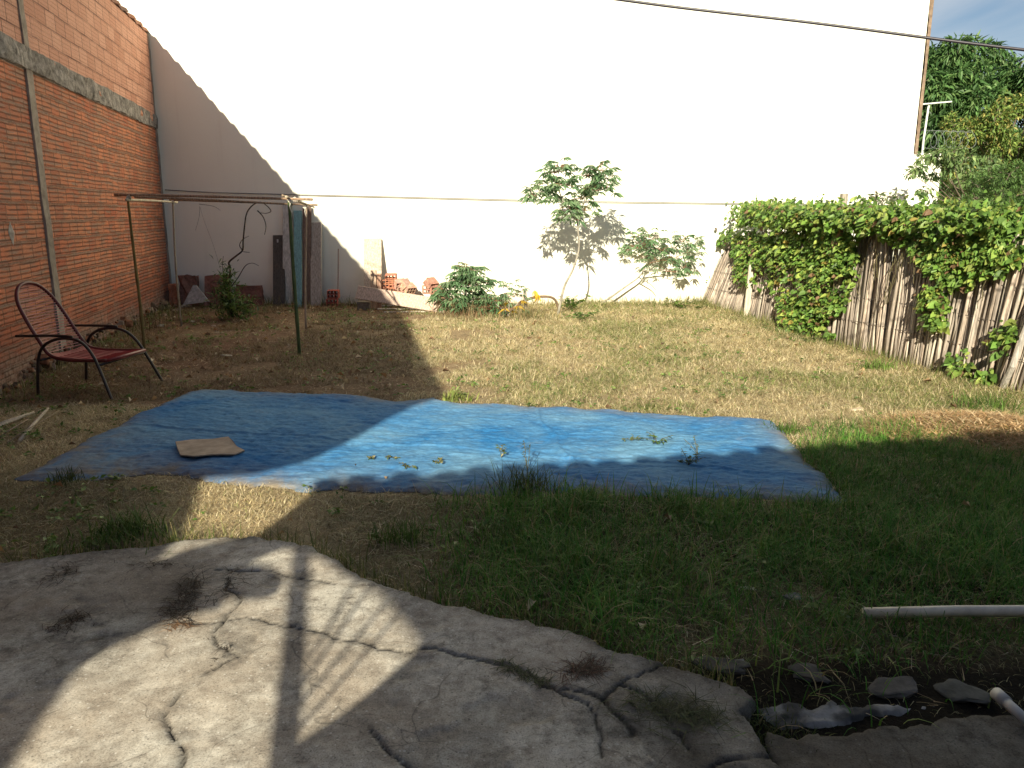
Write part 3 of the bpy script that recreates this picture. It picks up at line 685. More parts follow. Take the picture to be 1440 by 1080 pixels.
def leafset2(P, D, size, col, asp=.5, fold=.25, up=None):
    """rounder leaves with eight points each"""
    n = len(P); D = D/np.linalg.norm(D, axis=1, keepdims=True)
    if up is None: up = rng.normal(size=(n, 3))*.5+np.array([0, 0, 1.0])
    S = np.cross(D, up); S /= np.linalg.norm(S, axis=1, keepdims=True)+1e-9; N = np.cross(S, D)
    s = size[:, None]; w = s*asp*.5; cu = s*rng.uniform(.05, .3, (n, 1))
    q = lambda t, k, f: P+D*s*t+S*w*k+N*(s*fold*f-cu*t*t)
    V = np.stack([P, q(.22, .95, .35), q(.62, .75, .3), q(1, 0, 0), q(.62, -.75, .3), q(.22, -.95, .35), q(.25, 0, 0), q(.62, 0, 0)], 1).reshape(-1, 3)
    base = (np.arange(n)*8)[:, None, None]
    Fc = (base+np.array([[0, 1, 6], [0, 6, 5], [1, 2, 7], [1, 7, 6], [6, 7, 4], [6, 4, 5], [2, 3, 7], [7, 3, 4]])[None]).reshape(-1, 3)
    return V, Fc, np.repeat(col, 8, 0)
class LS:
    def __init__(s): s.V = []; s.F = []; s.K = []; s.n = 0
    def add(s, V, F_, K): s.V.append(V); s.F.append(F_+s.n); s.K.append(K); s.n += len(V)
    def build(s, name, parent=None, mat=None, origin=None): return mesh(name, np.concatenate(s.V), np.concatenate(s.F), mat or M_leaf, parent, np.concatenate(s.K), False, origin)
def palmate(ls, P, D, size, col, lobes=7, droop=.35):
    """palmate (cassava) leaf: lobes fan out round the petiole end"""
    D = Vector(D); D.z *= .3; D = D.normalized() if D.length > .01 else Vector((1, 0, 0)); S = D.cross(Vector((0, 0, 1))).normalized()
    Ps = []; Ds = []; sz = []
    for k in range(lobes):
        a = (k-(lobes-1)/2)*(2.25*math.pi/1.5/lobes)+random.uniform(-.1, .1)
        d = D*math.cos(a)+S*math.sin(a)+Vector((0, 0, -droop-random.uniform(0, .35)))
        Ps.append(P); Ds.append(d); sz.append(size*(1-.35*abs(k-(lobes-1)/2)/(lobes/2))*random.uniform(.85, 1.1))
    n = lobes; ls.add(*leafset(np.array(Ps), np.array(Ds), np.array(sz), np.repeat(np.array([col]), n, 0)*(1+.5*(rng.random((n, 1))-.5)), .22, .2))
CG = [(.13, .24, .11), (.18, .30, .14), (.10, .19, .085), (.24, .34, .18)]
def cassava(label, Y_, stems, tips, nleaf, lsz, yellow=(), group=None, pet=.2, stemcol=(.36, .33, .27), low=0):
    b0 = atY(*stems[0][0], Y_); b0.z = 0
    root = empty('cassava_plant', b0, label, 'plant', group)
    mb = MB()
    for st in stems:
        p = [atY(a, b, Y_+(0 if len(q) == 0 else q[0])) for a, b, *q in st]
        pts = spline(p, 6); r0 = .022 if len(st) > 3 else .012
        mb.tube(pts, [r0*(1-.55*i/len(pts)) for i in range(len(pts))], 7, stemcol)
    mb.build('stem', M_bark, root, True)
    ls = LS(); pb = MB()
    for (tx, ty) in tips:
        c = atY(tx, ty, Y_+random.uniform(-.14, .14))
        for k in range(nleaf):
            a = random.uniform(0, 2*math.pi); e = random.uniform(-.25, 1.0)
            d = Vector((math.cos(a)*math.cos(e), math.sin(a)*math.cos(e), math.sin(e)))
            q = c+d*pet*random.uniform(.5, 1.15)
            pb.tube([c, c.lerp(q, .5)+Vector((0, 0, .015)), q], .0025, 4, (.35, .16, .1))
            col = random.choice(CG)
            if (tx, ty) in yellow and k % 2: col = (.62, .42, .05)
            palmate(ls, q, d, lsz*random.uniform(.75, 1.15), col, random.choice([5, 7, 7]))
    pb.build('leaf_stalks', M_bark, root); ls.build('foliage', root)
    return root
cassava('tallest cassava plant with two leafy heads standing before the white wall', 12.35,
        [[(784,446),(793,405),(806,378),(814,350),(813,325),(810,300)],[(810,310),(795,290),(775,268)],[(811,305),(822,285),(838,262)],[(795,290),(785,265),(782,245)],[(822,285),(820,262)]],
        [(752,278),(768,258),(782,243),(792,262),(775,280),(800,292),(760,272),(787,236),(825,248),(840,240),(852,252),(832,268),(845,268),(815,280),(822,296),(803,306),(795,262),(850,266)], 14, .185, (), None, .20)
cassava('cassava leaning far to the right with spreading leafy crown', 13.72,
        [[(826,438),(850,424),(880,403),(900,388),(910,370)],[(905,382),(925,380),(945,378)],[(908,375),(925,362),(935,350)],[(898,390),(915,400),(922,408)]],
        [(893,335),(905,345),(918,350),(930,352),(945,348),(958,340),(968,345),(905,362),(925,368),(945,372),(960,380),(888,352),(950,362),(940,382),(915,335),(900,350),(935,338),(965,360)], 9, .16, (), None, .25)
cassava('low bushy cassava at the right end of the fallen plank', 12.45,
        [[(655,446),(654,425),(655,400),(656,385)],[(655,430),(640,415),(632,408)],[(656,430),(672,415),(680,408)]],
        [(650,385),(660,380),(668,388),(640,400),(655,400),(672,402),(632,412),(650,418),(668,418),(684,425),(640,428),(660,432),(690,436),(645,395),(678,398),(625,418)], 15, .18)
cassava('small cassava with yellowing leaves next to the arched dead stem', 12.2,
        [[(714,446),(716,430),(715,412)],[(715,440),(700,430),(694,422)],[(716,440),(730,425),(740,420)]],
        [(700,425),(716,408),(722,418),(708,436),(724,434),(690,432)], 10, .15, ((724,434),(708,436)))
# arched dead stem
mb = MB(); pts = spline([atY(700, 448, 12.2), atY(718, 436, 12.2), atY(742, 421, 12.25), atY(765, 417, 12.3), atY(780, 421, 12.35), atY(786, 438, 12.4)], 6)
mb.tube(pts, [.026-.008*i/len(pts) for i in range(len(pts))], 7, (.20, .14, .09)); mb.tube([atY(739, 432, 12.24), atY(738, 407, 12.24)], .028, 7, (.45, .40, .33))
ls = LS()
for cx_, cy_ in ((755, 416), (752, 412), (757, 420)):
    palmate(ls, atY(cx_, cy_-4, 12.2), (random.uniform(-1, 1), -1, 0), .16, (.68, .45, .04), 7, 1.3)
r_ = empty('fallen_cassava', ground_at(742, 446), 'fallen arching dead cassava stem with bright yellow wilted leaves', 'plant'); mb.build('stem', M_bark, r_, True); ls.build('foliage', r_)

# ------------------------------------------------------------------ trees beyond the fence
def crown(ls, c, rad, n, size, cols, droop=.5, asp=.3, flat=.8, shell=.55):
    c = np.array(c); d = rng.normal(size=(n, 3)); d /= np.linalg.norm(d, axis=1, keepdims=True)
    r_ = rad*(shell+(1-shell)*rng.random(n)**.6)*(1+.25*(rng.random(n)-.5)); P = c+d*r_[:, None]*np.array([1, 1, flat])
    D = d*.8+rng.normal(size=(n, 3))*.55+np.array([0, 0, -droop])
    ls.add(*leafset(P, D, size*rng.uniform(.65, 1.25, n), pick(cols, n, .3), asp))
def tree(name, label, Yc, trunk, clusters, n, size, cols, group=None, droop=.5, asp=.3, limbs=1.0, barkc=(.2, .16, .12)):
    base = atY(trunk[0][0], trunk[0][1], Yc); base.z = 0
    root = empty(name, base, label, 'tree', group)
    tp_ = [base]+[atY(a, b, Yc) for a, b in trunk[1:]]
    mb = MB(); pts = spline(tp_, 5); r0 = (.035*abs(tp_[-1].z-base.z)+.02)*limbs
    mb.tube(pts, [r0*(1-.6*i/len(pts)) for i in range(len(pts))], 8, barkc); mb.build('trunk', M_bark, root, True)
    ls = LS(); lm = MB()
    for (cx_, cy_, rp) in clusters:
        yy = Yc+random.uniform(-.12, .12)*Yc*.5; c = atY(cx_, cy_, yy); rad = rp/F*yy
        lm.tube(spline([pts[-1-random.randrange(0, len(pts)//2)], (pts[-1]+c)/2+Vector((0, 0, -.15)), c], 4), [r0*.3*(1-.08*i) for i in range(9)], 5, barkc)
        crown(ls, c, rad, int(n*(rp/20)**2), size, cols, droop, asp)
        for k in range(7):
            d = Vector([random.gauss(0, 1) for _ in range(3)]).normalized()*rad*random.uniform(.6, .95)
            lm.tube([c, c+d], .006*Yc/12, 4, barkc)
            crown(ls, c+d, rad*.38, int(n*(rp/20)**2*.14), size, cols, droop, asp)
    lm.build('limbs', M_bark, root); ls.build('crown', root)
    return root
cl = [(random.uniform(1285, 1500), random.uniform(95, 330), random.uniform(18, 30)) for _ in range(80)]+[(random.uniform(1285, 1345), random.uniform(100, 230), 20) for _ in range(14)]+[(1322,78,17),(1345,70,17),(1368,72,18),(1390,78,18),(1408,88,16),(1300,90,20),(1430,100,18),(1460,105,20)]
tree('mango_tree', 'large dense dark green tree rising behind the corner of the white building', 22, [(1400,420),(1395,330),(1390,240)], cl, 230, .24, [(.09, .19, .06), (.12, .24, .07), (.06, .13, .04), (.17, .28, .09)], None, .6, .25)
cl = [(random.uniform(1330, 1500), random.uniform(165, 300), random.uniform(14, 24)) for _ in range(44)]+[(1425,150,18),(1400,165,16),(1450,145,18),(1375,185,15),(1350,200,14),(1332,215,13)]
tree('acacia_tree', 'yellowish olive tree with small leaves overhanging the right end of the fence', 15.8, [(1430,430),(1425,330),(1420,250)], cl, 300, .10, [(.17, .27, .06), (.24, .33, .08), (.13, .21, .05), (.38, .35, .10)], None, .3, .35, .45)
cl = [(1300,222,11),(1318,218,12),(1338,215,13),(1356,225,15),(1290,238,9),(1330,235,10),(1300,268,8),(1345,262,12),(1365,250,15),(1375,275,16),(1360,290,15),(1310,245,8),(1280,243,6),(1390,235,16),(1325,282,9),(1400,270,18),(1340,300,14)]
tree('young_tree', 'sparse grey green tree whose twigs reach in front of the white wall', 12.4, [(1390,420),(1375,330),(1362,270)], cl, 150, .11, [(.15, .24, .08), (.20, .30, .11), (.10, .17, .06), (.26, .34, .13)], None, .7, .38, .4)
cl = [(1345,305,10),(1362,298,12),(1375,262,15),(1395,250,16),(1420,245,20),(1445,250,22),(1372,280,13),(1410,268,18),(1440,272,20),(1385,312,14),(1400,300,16),(1420,292,18),(1440,300,20),(1425,318,16),(1460,290,22),(1445,325,18)]
tree('feathery_shrub', 'bright green feathery shrub just behind the top of the fence on the right', 10.6, [(1430,420),(1428,360),(1425,320)], cl, 420, .06, [(.10, .19, .05), (.13, .23, .06), (.08, .15, .04)], None, .1, .28, .5)
cl = [(1215,284,7),(1232,277,8),(1250,276,8),(1240,283,9),(1222,292,9),(1262,280,5),(1275,275,4)]
tree('shoot', 'pale leafy shoot poking above the fence beside the wooden post', 10.6, [(1234,420),(1233,340),(1232,268)], cl, 60, .11, [(.12, .17, .08), (.16, .21, .1)], None, .4, .45, .25)

# ------------------------------------------------------------------ cane fence
fe = empty('cane_fence', (4.0, 10.4, 0), 'weathered grey brown cane fence leaning along the right side of the yard', 'fence')
def fbase(y): return Vector((3.41+.1625*(14-y)+.02*math.sin(y*2.1), y, 0))
def flean(y):
    t = (14-y)/8.0
    return .36*max(0, 1-t*2.6)+.03+.16*max(0, (t-.72)/.28)
def fht(y):
    t = (14-y)/8.0; return 1.22+.20*min(1, max(0, t*1.3))
def canes(lo, hi, off, n, dark=1.0):
    mb = MB(); cc_ = [(.58, .49, .41), (.48, .40, .33), (.66, .58, .48), (.38, .32, .27), (.52, .42, .34), (.30, .25, .21)]
    for i in range(n):
        y = lo+(hi-lo)*(i+random.uniform(-.4, .4))/n; b = fbase(y)+Vector((off+random.uniform(-.02, .02), 0, -.03))
        l = flean(y)+random.gauss(0, .028); sl = random.gauss(-.02, .045); h = fht(y)*(1+random.gauss(0, .05)); 
        if random.random() < .15: h *= random.uniform(.5, .9)
        r_ = random.uniform(.008, .020); bw_ = random.gauss(0, .012)
        pts = [b+Vector((l*h*t+bw_*math.sin(3*t), sl*h*t+bw_*math.sin(5*t+i), h*t*math.cos(l*.8))) for t in (0, .25, .5, .75, 1)]
        k = random.uniform(.75, 1.2)*dark; c = random.choice(cc_)
        mb.tube(pts, [r_, r_*.95, r_*.9, r_*.8, r_*.6], 6, tuple(a*k for a in c))
    return mb
m1 = canes(5.2, 14.0, 0, 430); m2 = canes(5.2, 14.0, .05, 760, .75); m2.v and m1.add(m2.v, m2.f); m1.c[-len(m2.c):] = m2.c
m1.build('cane_panel', M_cane, fe, True)
for hh in (.33, .62, .95):
    mb = MB(); pts = []
    for y in np.linspace(5.3, 13.95, 60):
        b = fbase(y); l = flean(y); pts.append(b+Vector((l*hh-.028, 0, hh+.02*math.sin(y*1.7)+random.uniform(-.006, .006))))
    mb.tube(pts, .0035, 5, (.10, .08, .07)); mb.build('wire', M_metal, fe)
def fpost(px_b, py_b, py_t, w, col, lean=0):
    p = at(px_b, py_b); q = atY(px_b, py_t, p.y); q.x = p.x+lean
    mb = MB(); h = q.z+.1; mid = (p+Vector((lean/2, 0, q.z/2-.05)))
    mb.box(mid, (w, w*.8, h), Matrix.Rotation(math.atan2(lean, q.z), 3, 'Y'), col, .006, .003); return mb.build('post', M_wood, fe)
pb_ = fbase(9.5); tz = atY(1185, 273, 10.7)
mb = MB(); mb.box((tz.x+.02, 10.7, tz.z/2), (.085, .07, tz.z+.02), None, (.40, .35, .28), .006, .003); mb.build('post', M_wood, fe)
mb = MB(); b = fbase(12.1); mb.box(b+Vector((-.03, 0, .42)), (.085, .05, .9), Matrix.Rotation(.05, 3, 'Y'), (.66, .58, .47), .005, .002); mb.build('post', M_wood, fe)
mb = MB(); mb.tube([at(1412, 551)+Vector((-.03, 0, 0)), atY(1424, 515, 6.78), atY(1440, 470, 6.8), atY(1456, 420, 6.85)], [.028, .027, .025, .022], 8, (.46, .42, .37)); mb.build('post', M_wood, fe)
mb = MB(); b = fbase(9.9); mb.box(b+Vector((-.02, 0, .45)), (.03, .15, .9), Matrix.Rotation(.05, 3, 'Y'), (.36, .30, .27), .004, .002); mb.build('board', M_wood, fe)

# ------------------------------------------------------------------ creeper on the fence
cr_ = empty('creeper', (4.1, 10.2, 0), 'bright green leafy creeper draped over the cane fence', 'climbing plant')
POLY = [[(1000,330),(1010,315),(1040,305),(1050,285),(1085,282),(1130,285),(1200,298),(1260,298),(1330,300),(1385,290),(1450,296),(1450,355),(1395,372),(1340,370),(1290,350),(1262,334),(1240,322),(1220,330),(1214,370),(1212,420),(1190,440),(1165,452),(1180,470),(1160,476),(1118,468),(1112,430),(1090,400),(1060,412),(1045,380),(1040,340),(1015,345),(1000,400),(990,372)],
        [(1296,345),(1450,350),(1450,366),(1420,380),(1390,392),(1372,405),(1352,398),(1335,385),(1310,365)],[(1305,420),(1330,400),(1348,425),(1340,465),(1325,462)],
        [(1350,500),(1380,490),(1378,520),(1362,525)],[(1388,525),(1405,522),(1408,540),(1392,545)],[(1400,475),(1430,450),(1450,460),(1445,490),(1410,495)],[(1112,430),(1130,420),(1155,470),(1150,486),(1118,472)],[(1060,285),(1290,296),(1290,318),(1060,318)]]
VC = [(.15, .28, .05), (.20, .34, .06), (.10, .19, .035), (.27, .39, .08), (.17, .29, .07), (.36, .44, .10)]
def fence_hit(px_, py_):
    r = ray(px_, py_)
    # solve X = 3.41 + .1625(14-Y) + lean*z
    t = 6.0
    for _ in range(25):
        y = r.y*t; z = max(0, CAMH+r.z*t); xx = 3.41+.1625*(14-min(y, 14))+flean(min(y, 14))*z
        t = xx/r.x
    return Vector((r.x*t, r.y*t, CAMH+r.z*t))
ls = LS(); Ps = []; Ds = []; sz = []; cs = []; st = MB()
for poly, dens in zip(POLY, (7400, 1400, 320, 70, 55, 110, 400, 3200)):
    A = np.array(poly, float); got = 0; cells = 0
    while got < dens:
        a, b = random.uniform(A[:, 0].min(), A[:, 0].max()), random.uniform(A[:, 1].min(), A[:, 1].max())
        if not inside(np.array([a]), np.array([b]), A)[0]: continue
        if float(fbm(a, b, .045, 5)) < (.36 if b < 330 else .38+.0018*(b-330)) and random.random() < .8: got += .3; continue
        got += 1; p = fence_hit(a, b)
        if p.y > 14 or p.y < 4.5: continue
        top = b < 325
        bump_ = float(fbm(p.y, p.z, 2.3, 8)); offn = (.03+.24*bump_*random.random()**.5)
        p = p+Vector((-offn if not top else random.uniform(-.35, .45), random.uniform(-.06, .06), random.uniform(-.06, .05)))
        k = 3; a0 = random.uniform(0, 6.28); c = random.choice(VC); 
        if random.random() < .03: c = (.38, .30, .08)
        if random.random() < .04: c = (.25, .15, .08)
        s_ = random.choice([.045, .06, .07, .08, .09, .115])*random.uniform(.8, 1.15)
        for j in range(k):
            aa = a0+(j-1)*1.0
            Ps.append(p); Ds.append((-.5+.5*math.cos(aa), .9*math.sin(aa), -.35+.35*math.cos(aa*1.3)+random.uniform(-.3, .2))); sz.append(s_*(1 if j == 1 else .8)); cs.append(c)
n = len(Ps)
ls.add(*leafset2(np.array(Ps), np.array(Ds), np.array(sz), np.array(cs)*(1+.55*(rng.random((n, 1))-.5)), .66, .2, up=rng.normal(size=(n, 3))*.4+np.array([-.6, -.5, .6])))
ls.build('foliage', cr_)
for k in range(90):
    y = random.uniform(6, 13.6); p = fbase(y)+Vector((flean(y)*1.2-.05, 0, fht(y)+.05)); pts = [p]
    for j in range(random.randint(3, 8)): pts.append(pts[-1]+Vector((random.uniform(-.03, .01), random.uniform(-.08, .08), random.uniform(-.17, -.05))))
    pts = [q for q in pts if q.z > .03]
    if len(pts) > 2: st.tube(pts, .004, 4, (.14, .12, .06))
for k in range(16):      # loose tufts standing above the mat
    px_ = random.uniform(1050, 1440); c = fence_hit(px_, 292+random.uniform(-3, 6)); n = 70
    P_ = np.array(c)+rng.normal(size=(n, 3))*np.array([.12, .12, .055]); l2 = LS(); l2.add(*leafset2(P_, rng.normal(size=(n, 3)), rng.uniform(.04, .09, n), pick(VC, n), .6)); l2.build('sprig', cr_)
# upright tendrils
for a, b, c_, d_ in ((1013,318,1012,287),(1062,290,1064,272),(1093,286,1088,276),(1115,288,1117,277),(1040,300,1030,288),(1150,290,1156,279),(1205,298,1212,288),(1260,298,1255,286),(1300,300,1308,289),(1335,300,1330,287)):
    p = fence_hit(a, b); q = p+(atY(c_, d_, p.y)-atY(a, b, p.y)); st.tube([p, (p+q)/2+Vector((.02, 0, 0)), q], .004, 4, (.14, .15, .06))
    l2 = LS(); n = 26; t = rng.random(n)[:, None]; l2.add(*leafset(np.array(p)+(np.array(q)-np.array(p))*t, rng.normal(size=(n, 3)), rng.uniform(.03, .07, n), pick(VC, n)*.8, .5)); l2.build('sprig', cr_)
st.build('vine_stems', M_bark, cr_)

# ------------------------------------------------------------------ woven-cord chair
O = Vector((-3.86, 7.06, gz(-3.86, 7.06)+.0))
ch = empty('garden_chair', O, 'red woven cord garden chair with dark metal frame standing by the brick wall', 'chair')
fa = R(-7); fx = Vector((math.cos(fa), math.sin(fa), 0)); fy = Vector((-math.sin(fa), math.cos(fa), 0))
def cl_(x, y, z): return O+fx*x+fy*y+Vector((0, 0, z))
DK = (.030, .018, .016); RD = (.13, .018, .020)
for sg in (-1, 1):
    mb = MB()
    P_ = [(-.37, .33, -.02), (-.325, .33, .30), (-.27, .325, .44), (-.16, .32, .51), (-.02, .32, .53), (.11, .325, .50), (.21, .34, .40), (.29, .36, .24), (.40, .40, -.02)]
    mb.tube(spline([cl_(x, sg*y, z) for x, y, z in P_], 6), .0135, 9, DK); mb.build('leg_frame', M_metal, ch, True)
    mb = MB(); mb.tube(spline([cl_(-.50, sg*.335, .545), cl_(-.3, sg*.33, .55), cl_(-.1, sg*.32, .552), cl_(.03, sg*.32, .545)], 4), [.012]*13, 8, DK); mb.build('armrest', M_metal, ch, True)
def rail(sg):
    return [(.30, .27, .33), (.10, .27, .325), (-.12, .265, .33), (-.26, .26, .37), (-.35, .255, .50), (-.45, .25, .68), (-.535, .22, .84), (-.585, .13, .95), (-.60, 0, .985)]
nr = [cl_(x, -y, z) for x, y, z in rail(-1)]; fr_ = [cl_(x, y, z) for x, y, z in rail(1)]
full = nr+fr_[:-1][::-1]
fp = spline(full, 7); mb = MB(); mb.tube(fp, .0165, 10, RD); mb.build('seat_and_back_frame', M_metal, ch, True)
mb = MB(); mb.tube([cl_(.30, -.275, .33), cl_(.36, -.2, .345), cl_(.365, .2, .345), cl_(.30, .275, .33)], .014, 8, (.22, .03, .03)); mb.build('front_bar', M_metal, ch, True)
for q_ in (((-.30, -.32, .33), (-.30, .32, .33)), ((.265, -.35, .30), (.265, .35, .30))):
    mb = MB(); mb.tube([cl_(*q_[0]), cl_(*q_[1])], .011, 8, DK); mb.build('cross_tube', M_metal, ch, True)
nspl = spline(nr, 7); fspl = spline(fr_, 7); cords_b = MB(); cords_s = MB()
def along(sp, d):
    acc = 0
    for i in range(len(sp)-1):
        l = (sp[i+1]-sp[i]).length
        if acc+l >= d: return sp[i].lerp(sp[i+1], (d-acc)/l)
        acc += l
    return sp[-1]
tot = sum((nspl[i+1]-nspl[i]).length for i in range(len(nspl)-1)); d = .015
while d < tot-.05:
    a, b = along(nspl, d), along(fspl, d); seat = d < .58; sag = -.022 if seat else 0
    m_ = (a+b)/2+Vector((0, 0, sag))+(Vector((0, 0, 0)) if seat else -fx*.02)
    (cords_s if seat else cords_b).tube([a, a.lerp(m_, .5)+Vector((0, 0, sag*.3)), m_, b.lerp(m_, .5)+Vector((0, 0, sag*.3)), b], .0045 if seat else .0036, 5, (.42, .045, .05) if seat else (.50, .16, .15))
    d += .0125 if seat else .027
for k in range(9):
    y = -.22+.055*k; cords_s.tube([cl_(.36, y, .352), cl_(.1, y*.98, .315), cl_(-.2, y*.95, .345)], .004, 4, (.40, .05, .05))
cords_s.build('seat_cords', M_cord, ch); cords_b.build('back_cords', M_cord, ch)

# ------------------------------------------------------------------ cane frame (drying rack)
rk = empty('pole_frame', (-3.6, 10, 0), 'rustic frame of thin cane poles lashed together in front of the brick wall', 'pole frame')
BT = []
def pole(name, a, b, r0, r1, col, bend=.02, seed=0):
    a, b = Vector(a), Vector(b); random.seed(seed); pts = []
    for k in range(13):
        t = k/12; pts.append(a.lerp(b, t)+Vector((bend*math.sin(t*3.1+seed), bend*.5*math.sin(t*5+seed), bend*.4*math.sin(t*4.2) if abs(a.z-b.z) < .5 else 0)))
    rad = [(r0+(r1-r0)*k/12)*(1.18 if k % 3 == 0 else 1) for k in range(13)]
    mb = MB(); mb.tube(pts, rad, 8, col); return mb.build(name, M_cane, rk, True)
tA, tC = atY(181, 278, 9.2), atY(408, 282, 8.95); tB, tD = atY(243, 283, 11.3), atY(429, 291, 11.0)
pole('post', at(202, 494)-Vector((0, 0, .03)), tA, .019, .014, (.20, .145, .05), .012, 1)
pole('post', at(420, 499)-Vector((0, 0, .03)), tC, .021, .019, (.085, .12, .045), .01, 2)
pole('post', at(255, 458)-Vector((0, 0, .03)), tB, .014, .012, (.34, .28, .2), .02, 3)
pole('post', at(432, 463)-Vector((0, 0, .03)), tD, .016, .013, (.40, .30, .22), .02, 4)
Z3 = Vector((0, 0, .02))
pole('crossbar', atY(163, 274, 9.25), atY(438, 280, 8.9), .016, .013, (.40, .27, .18), .012, 5)
pole('crossbar', atY(190, 277, 9.15), atY(412, 287, 8.98), .012, .010, (.42, .30, .2), .014, 6)
pole('crossbar', atY(238, 281, 11.3), atY(447, 288, 10.9), .015, .012, (.34, .24, .17), .01, 7)
pole('crossbar', atY(176, 281, 9.1), atY(250, 284, 11.6), .014, .012, (.62, .52, .38), .01, 8)
pole('crossbar', atY(402, 277, 8.8), atY(432, 288, 11.2), .015, .012, (.55, .44, .32), .01, 9)
pole('crossbar', atY(398, 275, 9.0), atY(441, 291, 10.4), .012, .010, (.50, .38, .26), .01, 10)
mb = MB()
for q, col in ((tA, (.5, .42, .32)), (tC, (.80, .74, .66)), (tC+Vector((.03, .1, .01)), (.8, .7, .6)), (tB, (.6, .5, .4)), (tD, (.78, .72, .64))):
    for k in range(7):
        a = random.uniform(0, 3.1); r_ = .026
        ax = Vector((math.cos(a), random.uniform(-.4, .4), math.sin(a))).normalized(); u_ = ax.orthogonal().normalized(); w_ = ax.cross(u_)
        mb.tube([q+ax*random.uniform(-.02, .02)+(u_*math.cos(t)+w_*math.sin(t))*r_ for t in np.linspace(0, 6.28, 9)], .0045, 4, col)
mb.build('lashing', M_cord, rk)
for q in (tC, tD):
    mb = MB(); mb.tube([q+Vector((.01, -.02, .0)), q+Vector((.0, -.03, -.07)), q+Vector((.015, -.02, -.13))], .006, 5, (.75, .70, .6)); mb.build('cord_end', M_cord, rk)
random.seed(99)
# dry climber under the frame
cb = atY(327, 448, 12.0); cb.z = 0
cv = empty('climber', cb, 'half bare twisting climber with a leafy green base under the cane frame', 'plant')
mb = MB(); CY = 12.0
def vpath(P_, r0, r1, col=(.07, .055, .04)):
    pts = spline([atY(a, b, CY) for a, b in P_], 6); mb.tube(pts, [r0+(r1-r0)*i/len(pts) for i in range(len(pts))], 6, col)
vpath([(327,446),(324,425),(322,400),(324,378),(322,369),(332,360),(341,352),(342,338),(344,318),(347,300),(355,289),(366,284),(376,290),(381,297),(374,300),(366,299)], .018, .005)
vpath([(341,352),(337,345),(341,337),(350,332)], .008, .003); vpath([(342,354),(351,355)], .006, .004); vpath([(362,296),(370,305),(374,318),(372,330)], .010, .004)
vpath([(324,405),(335,390),(345,374),(355,370),(364,374)], .010, .003); vpath([(320,420),(315,395),(313,375),(314,360)], .006, .003)
vpath([(330,440),(345,452),(357,462),(368,478)], .014, .006); vpath([(352,456),(340,468),(322,478)], .008, .003)
vpath([(312,385),(300,345),(287,310),(281,290)], .002, .002, (.25, .24, .22)); vpath([(281,290),(280,305),(275,324)], .003, .002, (.2, .18, .16))
vpath([(280,287),(300,290),(310,296)], .004, .002)
mb.build('stem', M_bark, cv, True)
ls = LS(); n = 900
cx_ = np.concatenate([rng.normal(322, 13, n//2), rng.normal(338, 12, n//4), rng.normal(320, 7, n//4)]); cy_ = np.concatenate([rng.normal(425, 11, n//2), rng.normal(436, 7, n//4), rng.normal(400, 14, n//4)])
P_ = np.array([atY(a, min(b, 450), CY+random.gauss(0, .14)) for a, b in zip(cx_, cy_)])
D_ = rng.normal(size=(n, 3))*.8+np.array([0, -.2, .25])
ls.add(*leafset(P_, D_, rng.uniform(.05, .13, n), pick([(.08, .14, .03), (.11, .19, .04), (.17, .24, .06), (.05, .09, .025)], n), .3)); ls.build('foliage', cv)

# small broad leaved weeds among the grass, and dead leaves
f = lambda x, y: inyard(x, y)*offslab(x, y)*(sdist(x, y, TARP_W) < -.02)*np.clip(.08+.9*sm(fbm(x, y, 1.5, 88), .5, .68), 0, 1)
xy = scatter(5200, -6, 5, 2.3, 13.8, f); Ps = []; Ds = []; sz = []
for x_, y_ in xy:
    h_ = random.uniform(.01, .05)
    for k in range(7): Ps.append((x_+random.gauss(0, .02), y_+random.gauss(0, .02), gz(x_, y_)+h_*random.random()+.012)); Ds.append((random.gauss(0, 1), random.gauss(0, 1), random.uniform(-.1, .5))); sz.append(random.uniform(.018, .05))
n = len(Ps); ls = LS(); ls.add(*leafset(np.array(Ps), np.array(Ds), np.array(sz), pick([(.12, .22, .04), (.17, .27, .06), (.22, .30, .08), (.09, .16, .035)], n), .55)); o = ls.build('ground_weeds', None, None, (0, 7, 0)); tag(o, 'low broad leaved weeds scattered through the grass', 'weeds', kind='stuff')
f = lambda x, y: inyard(x, y)*(sdist(x, y, PATIO_W) < -.02)*(sdist(x, y, TARP_W) < -.02+.5*(vn(x, y, 9, 3) > .8))*(.05+.4*zones(x, y)[5])
xy = scatter(5200, -6, 5, 2.3, 13.8, f); n = len(xy); P_ = np.stack([xy[:, 0], xy[:, 1], gh(xy[:, 0], xy[:, 1])+rng.uniform(.02, .05, n)], -1)
D_ = np.stack([rng.normal(size=n), rng.normal(size=n), rng.normal(size=n)*.2], -1); ls = LS(); ls.add(*leafset(P_, D_, rng.uniform(.03, .09, n), pick([(.45, .30, .16), (.30, .17, .09), (.62, .50, .33), (.2, .12, .07)], n), .5, .9)); o = ls.build('dead_leaves', None, None, (0, 7, 0)); tag(o, 'dead brown leaves and scraps scattered over the yard', 'leaves', kind='stuff')
